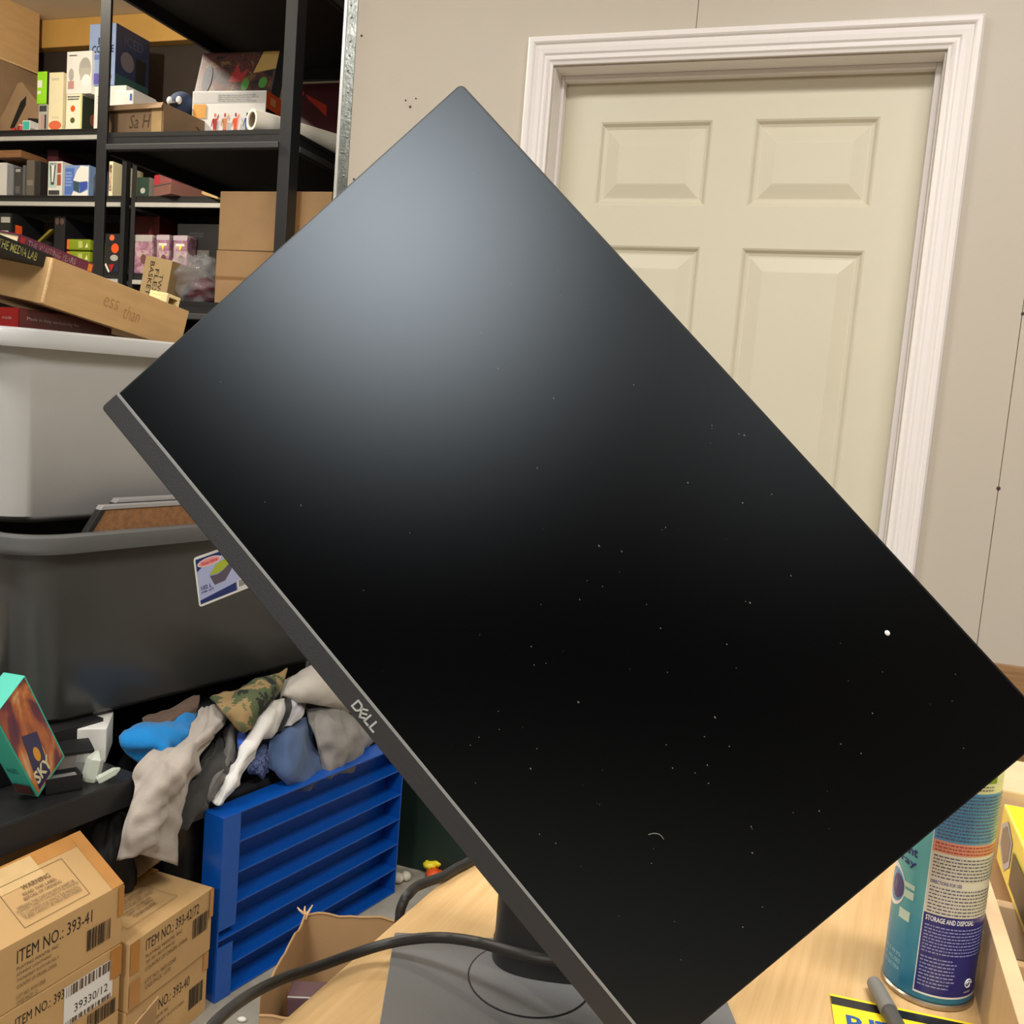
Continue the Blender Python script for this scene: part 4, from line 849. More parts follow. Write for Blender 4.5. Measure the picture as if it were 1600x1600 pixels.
# ------------------------------------------------------------------ stacked totes on the left
def tote(name, label, cat, mw, L, Wd, H, tap, mat, rimmat, extra=None, r=.07, rimh=.03, rimo=.018):
    """tapered open storage tote; local x along its long side, y inwards, near corner at origin (top outline)"""
    root = thing(name, label, cat, mw=mw); cx, cy = L/2, Wd/2; hl, hw = L/2, Wd/2; n = 8
    mb = MB()
    lp = [rrect(hl-tap-.014, hw-tap-.014, r, 0, n, cx, cy), rrect(hl-tap, hw-tap, r, .014, n, cx, cy), rrect(hl-.012, hw-.012, r, H-rimh, n, cx, cy), rrect(hl-.012, hw-.012, r, H-.004, n, cx, cy),
          rrect(hl-.016, hw-.016, r, H-.004, n, cx, cy), rrect(hl-tap-.004, hw-tap-.004, r, .02, n, cx, cy)]
    mb.loft(lp); mb.build('tub', mat, root, smooth=True, angle=45)
    mb = MB(); mb.loft([rrect(hl-.012, hw-.012, r, H-rimh, n, cx, cy), rrect(hl+rimo-.004, hw+rimo-.004, r+rimo, H-rimh-.004, n, cx, cy), rrect(hl+rimo, hw+rimo, r+rimo, H-rimh+.006, n, cx, cy), rrect(hl+rimo-.003, hw+rimo-.003, r+rimo, H-.004, n, cx, cy), rrect(hl+rimo-.010, hw+rimo-.010, r+rimo, H, n, cx, cy), rrect(hl-.010, hw-.010, r, H-.001, n, cx, cy), rrect(hl-.0155, hw-.0155, r, H-.006, n, cx, cy)], False, False)
    mb.build('rim', rimmat, root, smooth=True, angle=45)
    return root
TY = R(16); te = Vector((math.sin(TY), math.cos(TY), 0))
DT = M('dark_grey_tote_plastic', (66, 66, 64), 0.3, var=.12, scale=5, bump=.12, bscale=30, stretch=(1, 1, .3))
DTR = M('dark_grey_tote_rim', (92, 93, 92), 0.22)
GT = M('pale_grey_tote_plastic', (176, 174, 171), 0.38, var=.02, bump=.05, bscale=20)
GTR = M('pale_grey_tote_rim', (192, 192, 191), 0.3)
D0 = 1.66
pr = atD(52, 850, D0)                   # near corner at the dark rim
pbm = atD(110, 1142, D0+.10)
dh = (pr.z+.0) - pbm.z
dmw = frame(Vector((pr.x, pr.y, pbm.z)) - te*.02, te + Vector((0, 0, .018)))
dt = tote('storage_tote', 'dark grey storage tote with a product label, lower of the two stacked totes', 'tote', dmw, .86, .46, dh+.012, .028, DT, DTR, r=.085)
# label sticker on the long side
def on_face(px, py, H, L):
    """pixel to local (x, z) on the leaning long side of the dark tote"""
    inv = dmw.inverted(); c0 = inv @ CAM; d0 = inv.to_3x3() @ ray(px, py)
    k = (.028-.012)/(H-.03-.014)             # outward lean per height
    
    t = (.028 - k*(c0.z-.014) - c0.y)/(d0.y + k*d0.z); p = c0+d0*t; return p
HD = dh+.012
A_ = on_face(295, 876, HD, .74); B_ = on_face(356, 857, HD, .74); Cc = on_face(311, 949, HD, .74); Dd = on_face(386, 919, HD, .74)

ux = (Dd-Cc).normalized(); uz = (A_-Cc); uz = (uz-ux*uz.dot(ux)).normalized(); un = ux.cross(uz)      # un points inwards or out
if un.y > 0: un = -un
sw = (Dd-Cc).length*1.08; sh = (A_-Cc).length*1.02
def sk(u, v, e_=.0012): p = Cc + ux*(u*sw) + uz*(v*sh) + un*e_; return tuple(p)
def spoly(name, pts, mat, e_): MB().add([sk(u, v, e_) for u, v in pts], [tuple(range(len(pts)))]).build(name, mat, dt)
lab_ = MB(); rl = []
for (cx_, cy_, a0_) in ((.95, .94, 0), (.05, .94, 90), (.05, .06, 180), (.95, .06, 270)):
    for k in range(4): a = R(a0_+30*k); rl.append((cx_+.05*math.cos(a), cy_+.06*math.sin(a)))
lab_.add([sk(u, v, .0006) for u, v in rl] + [sk(u, v, .0011) for u, v in rl], [tuple(range(16)), tuple(range(16, 32))] + [(i, (i+1) % 16, 16+(i+1) % 16, 16+i) for i in range(16)]); lab_.build('product_label', WHITE, dt)
NB = M('label_navy', (28, 46, 110), .35); LAV = M('label_lavender', (176, 184, 224), .35); LIM = M('label_lime', (172, 186, 58), .35); GRB = M('label_tub_grey', (92, 84, 100), .35); PNK = M('label_pink', (238, 150, 150), .35)
spoly('label_print', [(.03, .05), (.97, .05), (.97, .95), (.03, .95)], LAV, .0014)
spoly('label_print', [(.03, .70), (.18, .80), (.5, .87), (.97, .9), (.97, .95), (.03, .95)], NB, .0017)
spoly('label_print', [(.03, .05), (.72, .05), (.72, .22), (.03, .13)], NB, .0017)
ell = lambda cx_, cy_, a_, b__: [(cx_+a_*math.cos(2*math.pi*k/20), cy_+b__*math.sin(2*math.pi*k/20)) for k in range(20)]
spoly('label_print', ell(.27, .83, .22, .085), WHITE, .0020); spoly('label_print', ell(.27, .83, .20, .07), PNK, .0022)
spoly('label_print', [(.24, .56), (.40, .74), (.70, .80), (.72, .72), (.52, .58), (.40, .54)], LIM, .0020)
spoly('label_print', [(.25, .54), (.40, .52), (.52, .57), (.70, .70), (.66, .52), (.52, .34), (.32, .33)], GRB, .0019)
spoly('label_print', [(.97, .35), (.97, .9), (.74, .88), (.72, .62), (.80, .42)], M('label_tan', (206, 160, 116), .35), .0021)
spoly('label_print', [(.76, .72), (.97, .86), (.97, .66), (.84, .60)], LIM, .0024); spoly('label_print', [(.77, .70), (.84, .58), (.97, .64), (.97, .5), (.86, .44)], M('label_tub_dark', (66, 48, 56), .35), .0023)
spoly('label_print', [(.74, .06), (.97, .06), (.97, .32), (.74, .24)], WHITE, .0020)
for k in range(7): spoly('label_barcode', [(.77+.027*k, .10), (.785+.027*k, .10), (.785+.027*k, .24), (.77+.027*k, .24)], INK, .0023)
def stext(t, u0, v0, u1, v1, mat, e_=.0026):
    vs_, fs_ = fit_text(t, u1-u0, v1-v0, bold=.01); MB().add([sk(u0+v[0], v0+v[2], e_) for v in vs_], fs_).build('printed_text', mat, dt)
stext('Sterilite', .12, .80, .42, .86, M('label_red', (206, 60, 60), .4)); stext('102 L', .07, .32, .26, .40, NB); stext('108 QT', .07, .25, .3, .295, NB)
# the pale tote on top
pg = atD(6, 835, D0+.035); ptop = atD(20, 512, D0+.035)
gz = (dmw @ Vector((.1, .1, HD))).z + .002
gmw = frame(Vector((pg.x, pg.y, gz)) - te*.02, te + Vector((0, 0, .018)))
gH = ptop.z-gz
gt = tote('storage_tote', 'pale grey plastic storage tote, upper of the two stacked totes', 'tote', gmw, .70, .44, gH, .03, GT, GTR, r=.075)
# framed boards standing in the dark tote beside the pale one
FRM = M('black_frame', (34, 33, 34), .35); FRS = M('silver_frame_edge', (168, 166, 166), .35, metal=.3); CORK = M('cork_board', (140, 98, 62), .9, var=.25, scale=90, bump=.4)
def dloc(px, py, y):
    inv = dmw.inverted(); c0 = inv @ CAM; d0 = inv.to_3x3() @ ray(px, py); t = (y-c0.y)/d0.y; return c0+d0*t
def framed(pbl, ptl, y, lab, cork, th_=.012):
    a = dloc(*pbl, y); b = dloc(*ptl, y); sh_x = b.x-a.x; hh = b.z-a.z; w_ = .34; k = (hh+.12)/hh
    root = thing('framed_board', lab, 'framed board', mw=dmw @ Matrix.Translation((b.x, y, b.z)))
    def slab(x0_, x1_, z0_, z1_, y0_, y1_, name, mt):
        q = []
        for yy in (y0_, y1_): q.append([(x0_+sh_x*z0_/hh, yy, z0_), (x1_+sh_x*z0_/hh, yy, z0_), (x1_+sh_x*z1_/hh, yy, z1_), (x0_+sh_x*z1_/hh, yy, z1_)])
        MB().hexa([q[0][0], q[0][1], q[1][1], q[1][0], q[0][3], q[0][2], q[1][2], q[1][3]]).build(name, mt, root, bevel=.001)
    slab(.012, w_, -hh-.012, -.008, 0, th_, 'board', CORK if cork else FRM)
    slab(0, .012, -hh-.012, -.008, -.003, th_+.003, 'frame_side', FRM)
    slab(0, w_, -.008, 0, -.003, th_+.003, 'frame_top', FRS)
framed((138, 826), (160, 790), .021, 'cork board in black frame tucked between the two totes', True)
framed((168, 800), (184, 779), .044, 'dark frame with silver edge behind the cork board', False)

# ------------------------------------------------------------------ tray of books on the pale tote
P0 = atD(65, 474, 1.70); P1 = atD(262, 540, 1.99)
gtop = (gmw @ Vector((0, 0, gH))).z
tmw = frame(P0, P1-P0, Vector((.12, -.05, 1)))
Lt = (P1-P0).length+.035; Ht = .084; Wt = .34
tray = thing('cardboard_tray', 'open flat tan cardboard box of books on the pale tote', 'cardboard box', mw=tmw)
mb = MB(); t = .004
mb.box((0, 0, 0), (Lt, Wt, t)); mb.box((0, 0, t), (Lt, t, Ht)); mb.box((0, Wt-t, t), (Lt, Wt, Ht)); mb.box((0, t, t), (t, Wt-t, Ht)); mb.box((Lt-t, t, t), (Lt, Wt-t, Ht))
mb.build('box_body', CARD, tray)
mb = MB(); mb.tube([(.001, .001, Ht*.02), (.001, .001, Ht*.97)], .0035, 8, 0); mb.build('corner_fold', CARDE, tray, smooth=True)
MB().box((Lt*.52, .0045, Ht-.003), (Lt*.92, .03, Ht+.0005)).build('slot', M('dark_slot', (60, 44, 30), .8), tray)
decals_on(tray, (Lt, Wt, Ht), [('text', 'F', .37, .40, .475, .62, M('pencil_faint', (176, 134, 80), .8), 'ess', {'shear': .1, 'bold': -.012}), ('text', 'F', .52, .28, .64, .60, M('pencil_faint', (176, 134, 80), .8), 'than', {'shear': .1, 'bold': -.012})])
def book(lab, lx, ly, lz, s, cover, spine_txt, ink, rot=0, tiltx=0, extra=()):
    root = thing('book', lab, 'book', mw=tmw @ Matrix.Translation((lx, ly, lz)) @ Matrix.Rotation(rot, 4, 'Z') @ Matrix.Rotation(tiltx, 4, 'X'), group='books in the cardboard tray')
    w_, d_, h_ = s; c = .002
    mb = MB(); mb.box((0, 0, 0), (w_, d_, c)); mb.box((0, 0, h_-c), (w_, d_, h_)); mb.box((0, -.0005, 0), (w_, c, h_)); mb.build('cover', cover, root)
    MB().box((.003, c, c), (w_-.003, d_-.003, h_-c)).build('pages', PAPER, root)
    if spine_txt: decals_on(root, s, [('text', 'F', .12, .22, .75, .78, ink, spine_txt, {'bold': .01})] + list(extra))
    return root
PUR = M('plum_book_cover', (104, 34, 62), .45); 
book('black paperback lettered THE MEDIA LAB in yellow, left in the tray', -.115, .012, Ht-.020, (.13, .2, .026), DARK, 'THE MEDIA LAB', M('pale_yellow_ink', (240, 232, 130), .5), R(3))
book('plum coloured book lettered THE WAITING YEARS in the tray', -.04, .045, Ht+.004, (.165, .18, .020), PUR, 'THE WAITING YEARS', M('pale_pink_ink', (232, 210, 214), .5), R(-1), 0, [('rect', 'F', .02, .2, .08, .8, RED), ('rect', 'F', .92, .15, .98, .85, M('orange_emblem', (222, 130, 40), .5))])
book('cream paperback lying under the plum book in the tray', .02, .03, Ht-.022, (.15, .2, .026), M('cream_book_cover', (232, 206, 160), .55), None, None, R(-2))
MB_ = MB(); MB_.box((0, 0, 0), (.2, .16, .012)); o = MB_.build('serving_board', M('pale_tan_panel', (226, 180, 126), .5), None, bevel=.001, mw=tmw @ Matrix.Translation((Lt*.36, .04, Ht-.006)) @ Matrix.Rotation(R(-1), 4, 'Z')); tag(o, 'pale tan flat board sticking out of the tray of books', 'board')
root = thing('tape_dispenser', 'small cream hollow plastic block at the far end of the tray', 'plastic block', mw=tmw @ Matrix.Translation((Lt*.86, .02, Ht-.02)))
CRP = M('cream_plastic', (244, 222, 166), .4)
mb = MB(); w_, d_, h_ = .038, .05, .042
mb.box((0, 0, 0), (w_, d_, .007)); mb.box((0, 0, h_-.007), (w_, d_, h_)); mb.box((0, 0, .007), (.007, d_, h_-.007)); mb.box((w_-.007, 0, .007), (w_, d_, h_-.007)); mb.build('shell', CRP, root, bevel=.001)
MB().box((.007, .03, .007), (w_-.007, .034, h_-.007)).build('inner_web', DARK, root)
# red game box under the tray
ra = atD(48, 506, 1.70); rb_ = atD(165, 517, 1.86)
rmw = frame(Vector((ra.x, ra.y, gtop+.001)), Vector((rb_.x-ra.x, rb_.y-ra.y, .0))) @ Matrix.Translation((.0, .03, 0))
box_thing('game_box', 'dark red game box propping up the cardboard tray', 'box', None, 0, (.22, .2, .036), M('deep_red_box', (92, 18, 22), .35), [('rect', 'L', 0, 0, 1, 1, M('bright_red_end', (172, 24, 28), .35)), ('text', 'F', .08, .4, .62, .62, M('pale_red_ink', (206, 170, 166), .5), 'Made in Italy exclusively for'), ('text', 'L', .80, .42, .92, .58, M('pale_red_ink', (206, 170, 166), .5), 'made')], mw=rmw)

# ------------------------------------------------------------------ black plastic shelf below the totes
SY = R(9); se = Vector((math.sin(SY), math.cos(SY), 0))
sc0 = atD(220, 1210, 1.76)                # top right corner of its front edge
SHZ = sc0.z
smw = frame(sc0 - se*.9, se)
sh_ = thing('plastic_shelf', 'black plastic shelf under the dark grey tote', 'shelf', mw=smw)
mb = MB(); mb.loft([[(x, y, z) for (x, y) in ((0, 0), (.88, 0), (.9, .02), (.9, .42), (.88, .44), (0, .44))] for z in (-.05, 0)]); mb.build('shelf_deck', BLKPLAST, sh_, bevel=.004)
mb = MB(); mb.loft([[(.0, -.0022, z), (.885, -.0022, z), (.885, -.0002, z), (0, -.0002, z)] for z in (-.052, -.002)]); mb.build('fascia', BLKPLAST, sh_, bevel=.001)
for x in (.2, .86):
    for y in (.30, .40): mb = MB(); mb.lathe([(.028, -SHZ), (.024, -.3), (.024, -.0505)], 18, (x, y)); mb.build('leg', BLKPLAST, sh_, smooth=True)
for x in (.60, .30):
    mb = MB(); mb.loft([[(x+.0+.035*math.cos(2*math.pi*k/16), .035+.010*math.sin(2*math.pi*k/16), z) for k in range(16)] for z in (.0002, .0008)]); mb.build('slot', DARK, sh_)
box_thing('dark_filler_crate', 'added black crate on the plastic shelf darkening the gap under the dark tote', 'crate', None, 0, (.78, .30, (dmw @ Vector((.3, .2, 0))).z-SHZ-.002), DARK, mw=smw @ Matrix.Translation((.14, .13, .001)))  # crate added to keep the gap under the tote black
# what stands on it
def onshelf(px, py): return atZ(px, py, SHZ+.001)
q = atZ(82, 1205, SHZ)
box_thing('white_box', 'plain white carton beneath the near corner of the dark tote', 'box', None, 0, (.085, .1, (dmw @ Vector((.05, .2, 0))).z-SHZ-.004), WHITE, mw=frame(Vector((q.x-.02, q.y+.03, SHZ+.0005)), Vector((math.cos(R(35)), math.sin(R(35)), 0))))
q = atZ(70, 1222, SHZ)
cb_ = thing('display_case', 'small clear acrylic display case with black lid on the plastic shelf', 'display case', mw=frame(Vector((q.x+.005, q.y, SHZ+.0005)), Vector((math.cos(R(52)), math.sin(R(52)), 0))))
ACR = M('acrylic', (226, 224, 220), .05, alpha=.25, spec=.8)
MB().box((0, 0, 0), (.075, .06, .045)).build('acrylic_box', ACR, cb_); MB().box((-.002, -.002, .0452), (.077, .062, .052)).build('lid', DARK, cb_, bevel=.001)
MB().box((.012, .03, .001), (.045, .032, .04)).build('card_insert', M('brown_insert', (150, 112, 90), .6), cb_)
q = atZ(96, 1246, SHZ)
cb2 = thing('display_case', 'open black-framed display case lying in front of the white carton', 'display case', mw=frame(Vector((q.x-.025, q.y-.01, SHZ+.0005)), Vector((math.cos(R(58)), math.sin(R(58)), 0))))
mb = MB()
for (a, b) in (((0, 0, 0), (.06, .004, .028)), ((0, .036, 0), (.06, .04, .028)), ((0, .004, 0), (.004, .036, .028)), ((.056, .004, 0), (.06, .036, .028)), ((0, 0, 0), (.06, .04, .003))): mb.box(a, b)
mb.build('frame', DARK, cb2); MB().box((.004, .004, .02), (.056, .036, .021)).build('glass', ACR, cb2)
CRY = M('clear_crystal', (214, 222, 206), .12, alpha=.6, spec=.9)
def crystal(lab, px, py, dirv, ln_, rad, lift=0):
    q = atZ(px, py, SHZ+.0005); mb = MB(); d = Vector(dirv).normalized(); a = d.orthogonal().normalized(); b = d.cross(a); q = Vector((q.x, q.y, SHZ+.0005+rad*lift))
    mb.loft([[q + d*(s*ln_) + rad*k*(math.cos(2*math.pi*i/6)*a+math.sin(2*math.pi*i/6)*b) for i in range(6)] for s, k in ((0, .85), (.12, 1), (.74, .95), (.97, .3), (1, .08))])
    tag(mb.build('crystal', CRY, None), lab, 'crystal')
crystal('upright pale clear crystal point on the plastic shelf', 140, 1222, (.12, .2, 1), .055, .016, .2)
crystal('small clear crystal lying against the upright one', 152, 1226, (.55, .75, .42), .042, .0085, .9)
# teal game box at the left
gA = atZ(27, 1240, SHZ+.006); gB = atZ(82, 1250, SHZ+.004); rC = ray(2, 1100); gC = CAM + rC*((gB-CAM).dot(gB-gA)/rC.dot(gB-gA))
GART = ramp_mat('painted_box_art', [(.28, (50, 40, 80)), (.42, (120, 50, 60)), (.52, (206, 120, 60)), (.6, (232, 196, 150)), (.68, (178, 58, 50)), (.8, (232, 222, 210))], 9, distortion=1.6, vec=(1, 1, .5))
gm2 = frame(gA, gB-gA, gC-gB); gm2 = Matrix.Translation((0, 0, max(0, SHZ+.002-min((gm2 @ Vector(p)).z for p in ((0, 0, 0), (.1, 0, 0), (0, .05, 0), (.1, .05, 0)))))) @ gm2
box_thing('game_box', 'teal edged game box with painted art leaning at the left on the plastic shelf', 'box', None, 0, ((gB-gA).length*.6, .085, .22), M('teal_box_edge', (70, 190, 168), .4), [('rect', 'R', .03, .03, .95, 1, GART), ('ell', 'R', .42, .2, .62, .42, M('amber_print', (236, 164, 40), .4)), ('poly', 'R', [(.1, .05), (.5, .05), (.66, .5), (.3, .62)], M('indigo_print', (54, 48, 92), .4)), ('ell', 'R', .34, .26, .5, .42, M('amber_print', (236, 164, 40), .4)), ('text', 'R', .12, .1, .62, .24, CREAM, 'SKY', {'bold': .03}), ('text', 'F', .2, .3, .7, .36, M('teal_ink', (30, 110, 100), .5), 'AGES'), ('rect', 'F', .1, .03, .9, .16, M('sepia_print', (90, 50, 44), .5))], mw=gm2)


# ------------------------------------------------------------------ clothes spilling over a black tub
CY = R(13); ce = Vector((math.sin(CY), math.cos(CY), 0)); cn = Vector((math.cos(CY), -math.sin(CY), 0))
def cpx(px, py, k): d = ray(px, py); return CAM + d*((-1.44+k-cn.dot(CAM))/cn.dot(d))
bt0 = cpx(278, 1300, 0)
bmw = frame(Vector((bt0.x, bt0.y, 0.001)), ce)
TUBZ = 0.40
tote('storage_tub', 'black open tub full of clothes behind the blue rack', 'tub', bmw, .64, .42, TUBZ, .03, M('black_tub_plastic', (28, 28, 29), .35), BLKPLAST, r=.05)
tote('storage_tub', 'added black tub darkening the gap behind the clothes tub under the dark tote', 'tub', bmw @ Matrix.Translation((-.22, .47, 0)), .8, .4, .53, .03, M('black_tub_plastic', (28, 28, 29), .35), BLKPLAST, r=.05)  # extra tub put in so no bright floor shows behind the clothes
# heap that fills the tub
hp_ = bmw @ Vector((.33, .2, TUBZ-.03)); 
o = blob('clothes_heap', (hp_.x, hp_.y, TUBZ-.06), (.17, .34, .19), M('dark_heap_cloth', (26, 27, 34), .95, var=.3), 21, None, .22, 40, 26, 3); tag(o, 'dark rumpled clothes filling the black tub', 'clothes')
def fabric(name, rgb, var=.05, **kw): return M(name, rgb, .95, var=var, scale=40, bump=.35, bscale=420, sheen=.15, **kw)
G_ = 'clothes in the black tub'
def cl(name, lab, cat, rows, mat, **kw):
    return cloth(name, lab, cat, [[cpx(x, y, k) for (x, y, k) in r] for r in rows], mat, group=G_, **kw)
cl('sweatshirt', 'light grey sweatshirt with a long sleeve hanging out of the tub', 'clothing', [
    [(320, 1108, -.10), (334, 1102, -.08), (352, 1112, -.08)], [(292, 1162, -.03), (322, 1146, -.01), (346, 1138, -.03)], [(214, 1198, .0), (270, 1196, .03), (318, 1178, .01)],
    [(210, 1235, .02), (252, 1238, .05), (298, 1222, .02)], [(196, 1288, .03), (235, 1285, .06), (276, 1272, .03)], [(182, 1345, .03), (226, 1338, .06), (274, 1352, .03)]], fabric('heather_grey_fleece', (176, 166, 156)), amp=.010, seed=2, nu=30, nv=40, lump=.012)
cl('trousers', 'charcoal trousers spilling beside the grey sweatshirt', 'clothing', [[(340, 1140, -.09), (360, 1130, -.07), (386, 1150, -.08)], [(312, 1200, -.02), (346, 1190, .0), (374, 1192, -.02)], [(290, 1236, .0), (318, 1240, .03), (346, 1222, .0)], [(268, 1292, .0), (296, 1296, .03), (322, 1268, .0)]], fabric('charcoal_cloth', (58, 57, 55)), amp=.009, seed=3, lump=.01)
cl('t_shirt', 'mid grey t-shirt strip between the charcoal trousers and white shirt', 'clothing', [[(348, 1142, -.05), (366, 1134, -.04), (384, 1148, -.05)], [(345, 1188, .0), (358, 1186, .02), (374, 1184, .0)], [(320, 1234, .02), (334, 1228, .04), (352, 1216, .02)], [(322, 1252, .02), (330, 1250, .035), (342, 1240, .02)]], fabric('mid_grey_jersey', (104, 102, 98)), amp=.005, seed=4)
cl('striped_shirt', 'white shirt with a black stripe twisted across the heap', 'clothing', [[(405, 1105, -.05), (430, 1093, -.03), (452, 1094, -.05)], [(394, 1132, .0), (418, 1128, .025), (442, 1134, .0)], [(372, 1178, .01), (388, 1176, .035), (404, 1158, .01)], [(352, 1220, .02), (364, 1216, .045), (380, 1198, .02)], [(332, 1254, .03), (342, 1258, .045), (356, 1238, .03)]], fabric('white_jersey', (228, 226, 222), .02), amp=.006, seed=5, lump=.008)
cl('shirt_sleeve', 'pale grey sleeve with a black band beside the white shirt', 'clothing', [[(450, 1094, -.04), (464, 1090, -.03), (480, 1094, -.05)], [(443, 1112, -.01), (460, 1114, .0), (474, 1112, -.02)], [(438, 1138, .0), (450, 1134, .01), (462, 1126, -.01)]], fabric('pale_heather', (190, 190, 194)), amp=.004, seed=6)
cl('dark_band', 'narrow black knitted band between white shirt and pale sleeve', 'clothing', [[(446, 1094, -.03), (450, 1092, -.025), (456, 1094, -.03)], [(446, 1112, .01), (450, 1113, .013), (455, 1112, .005)], [(434, 1142, .01), (439, 1142, .016), (444, 1138, .01)]], fabric('black_knit', (30, 30, 32)), amp=.002, seed=7, nu=8)
CAMO = ramp_mat('camouflage', [(.0, (34, 36, 34)), (.40, (78, 88, 58)), (.50, (150, 124, 84)), (.60, (96, 102, 70)), (.68, (40, 40, 36))], 16, .95, constant=True, snap=.004, distortion=.4)
cl('camouflage_cap', 'green and tan camouflage cloth cap on top of the heap', 'clothing', [[(328, 1092, -.08), (385, 1070, -.06), (448, 1046, -.08)], [(344, 1108, -.02), (392, 1092, .0), (440, 1078, -.03)], [(364, 1132, .0), (388, 1124, .02), (420, 1098, .0)], [(374, 1140, .0), (386, 1138, .015), (400, 1122, .0)]], CAMO, amp=.005, seed=8, lump=.01)
cl('fleece_sleeve', 'pale grey fleece sleeve lying under the tote beside the monitor', 'clothing', [[(446, 1066, -.10), (500, 1040, -.09), (560, 1060, -.10)], [(438, 1084, -.04), (500, 1072, -.01), (570, 1098, -.04)], [(452, 1094, -.03), (510, 1104, .0), (562, 1118, -.03)]], fabric('oatmeal_fleece', (190, 183, 172)), amp=.005, seed=9, lump=.02)
cl('blue_shirt', 'slate blue shirt draped over the tub rim', 'clothing', [[(428, 1146, -.03), (458, 1130, -.02), (486, 1116, -.03)], [(420, 1164, .01), (455, 1160, .03), (492, 1166, .01)], [(420, 1200, .03), (458, 1204, .05), (500, 1196, .03)], [(452, 1214, .035), (480, 1228, .05), (500, 1212, .035)], [(474, 1230, .035), (486, 1238, .045), (492, 1222, .04)]], fabric('slate_blue_jersey', (74, 96, 134)), amp=.007, seed=10, lump=.01)
cl('grey_shorts', 'crumpled grey shorts at the right end of the heap', 'clothing', [[(476, 1106, -.04), (520, 1104, -.02), (572, 1128, -.05)], [(488, 1140, .01), (530, 1144, .04), (578, 1150, .0)], [(500, 1184, .03), (530, 1188, .055), (562, 1180, .02)], [(504, 1212, .035), (526, 1210, .05), (548, 1202, .03)]], fabric('ash_grey_cloth', (136, 131, 126)), amp=.010, seed=11, lump=.012, nu=28)
cl('bright_t_shirt', 'bright blue t-shirt peeking out beneath the dark tote', 'clothing', [[(200, 1142, -.13), (250, 1128, -.10), (308, 1112, -.12)], [(186, 1152, -.10), (250, 1150, -.05), (306, 1140, -.08)], [(206, 1180, -.08), (256, 1176, -.03), (292, 1166, -.06)], [(222, 1196, -.07), (240, 1186, -.04), (272, 1178, -.05)]], fabric('bright_blue_jersey', (20, 132, 206)), amp=.008, seed=12, lump=.012)
cl('brown_cloth', 'brown cloth wedged right under the dark tote', 'clothing', [[(222, 1120, -.16), (265, 1104, -.14), (312, 1088, -.15)], [(224, 1132, -.13), (266, 1118, -.11), (310, 1102, -.12)], [(228, 1143, -.12), (266, 1130, -.10), (304, 1114, -.11)]], fabric('brown_twill', (104, 82, 68)), amp=.004, seed=13)
cl('navy_print_top', 'navy patterned top between the blue shirt and black tub', 'clothing', [[(408, 1160, -.02), (418, 1152, -.01), (426, 1160, -.02)], [(392, 1190, .015), (408, 1186, .03), (424, 1184, .02)], [(386, 1202, .02), (405, 1206, .035), (420, 1196, .02)], [(398, 1212, .02), (410, 1216, .03), (418, 1206, .02)]], ramp_mat('navy_floral', [(.42, (40, 50, 84)), (.52, (96, 112, 156)), (.6, (48, 56, 88))], 90, .95), amp=.004, seed=14)
cl('royal_blue_cloth', 'small royal blue cloth tucked beside the white shirt', 'clothing', [[(372, 1144, -.04), (380, 1138, -.03), (389, 1136, -.04)], [(371, 1158, .0), (379, 1158, .01), (387, 1154, .0)], [(372, 1170, .0), (378, 1172, .01), (385, 1166, .0)]], fabric('royal_blue_cloth', (48, 92, 196)), amp=.002, seed=15, nu=10)
cl('navy_cloth', 'very dark navy cloth behind the grey shorts', 'clothing', [[(545, 1105, -.10), (575, 1108, -.09), (600, 1125, -.10)], [(540, 1150, -.05), (575, 1155, -.02), (610, 1165, -.05)], [(535, 1205, -.02), (565, 1195, .0), (600, 1185, -.02)]], fabric('dark_navy_cloth', (26, 28, 46)), amp=.006, seed=16)
cl('black_jacket', 'black jacket lying over the front rim of the tub', 'clothing', [[(352, 1232, -.03), (395, 1210, -.02), (450, 1196, -.03)], [(345, 1262, .005), (395, 1244, .02), (455, 1222, .01)], [(330, 1282, .01), (385, 1262, .03), (440, 1240, .015)]], fabric('black_soft_shell', (34, 34, 38)), amp=.007, seed=17)
cl('pale_blue_tag', 'small pale blue cloth end below the white shirt', 'clothing', [[(366, 1210, .03), (372, 1206, .035), (380, 1206, .03)], [(362, 1222, .035), (369, 1222, .04), (376, 1218, .035)], [(362, 1230, .035), (367, 1231, .038), (372, 1226, .035)]], fabric('pale_blue_cloth', (140, 160, 186)), amp=.001, seed=18, nu=8)
# black backpack behind the cartons
q = atD(172, 1320, 1.80); o = blob('backpack', (q.x, q.y, .21), (.05, .05, .2), M('black_nylon', (26, 26, 28), .6, bump=.3), 31, None, .2); tag(o, 'black nylon bag slumped between the sweatshirt and cartons', 'bag')

# ------------------------------------------------------------------ blue rack
RB = M('glossy_blue_enamel', (10, 80, 172), 0.28, var=.03, coat=.2)
r0 = Vector((-1.051, 1.507, 0)); r1 = Vector((-.924, 2.061, 0)); rmw = frame(r0+Vector((0, 0, .001)), r1-r0)
rk = thing('blue_rack', 'glossy blue slatted rack standing on the concrete floor', 'rack', mw=rmw)
RL = (r1-r0).length; RH = .385; RD = .052; th = .004
MB().box((0, RD-.003, 0), (RL, RD, RH)).build('back_panel', RB, rk)
MB().box((0, 0, RH-th), (RL, RD-.0031, RH)).build('top_panel', RB, rk, bevel=.001)
MB().box((0, 0, 0), (RL, RD-.0031, th)).build('bottom_panel', RB, rk, bevel=.001)
MB().box((RL-th, 0, th), (RL, RD-.0031, RH-th)).build('end_panel', RB, rk, bevel=.001)
MB().box((0, 0, th), (th, RD-.0031, RH-th)).build('end_panel', RB, rk, bevel=.001)
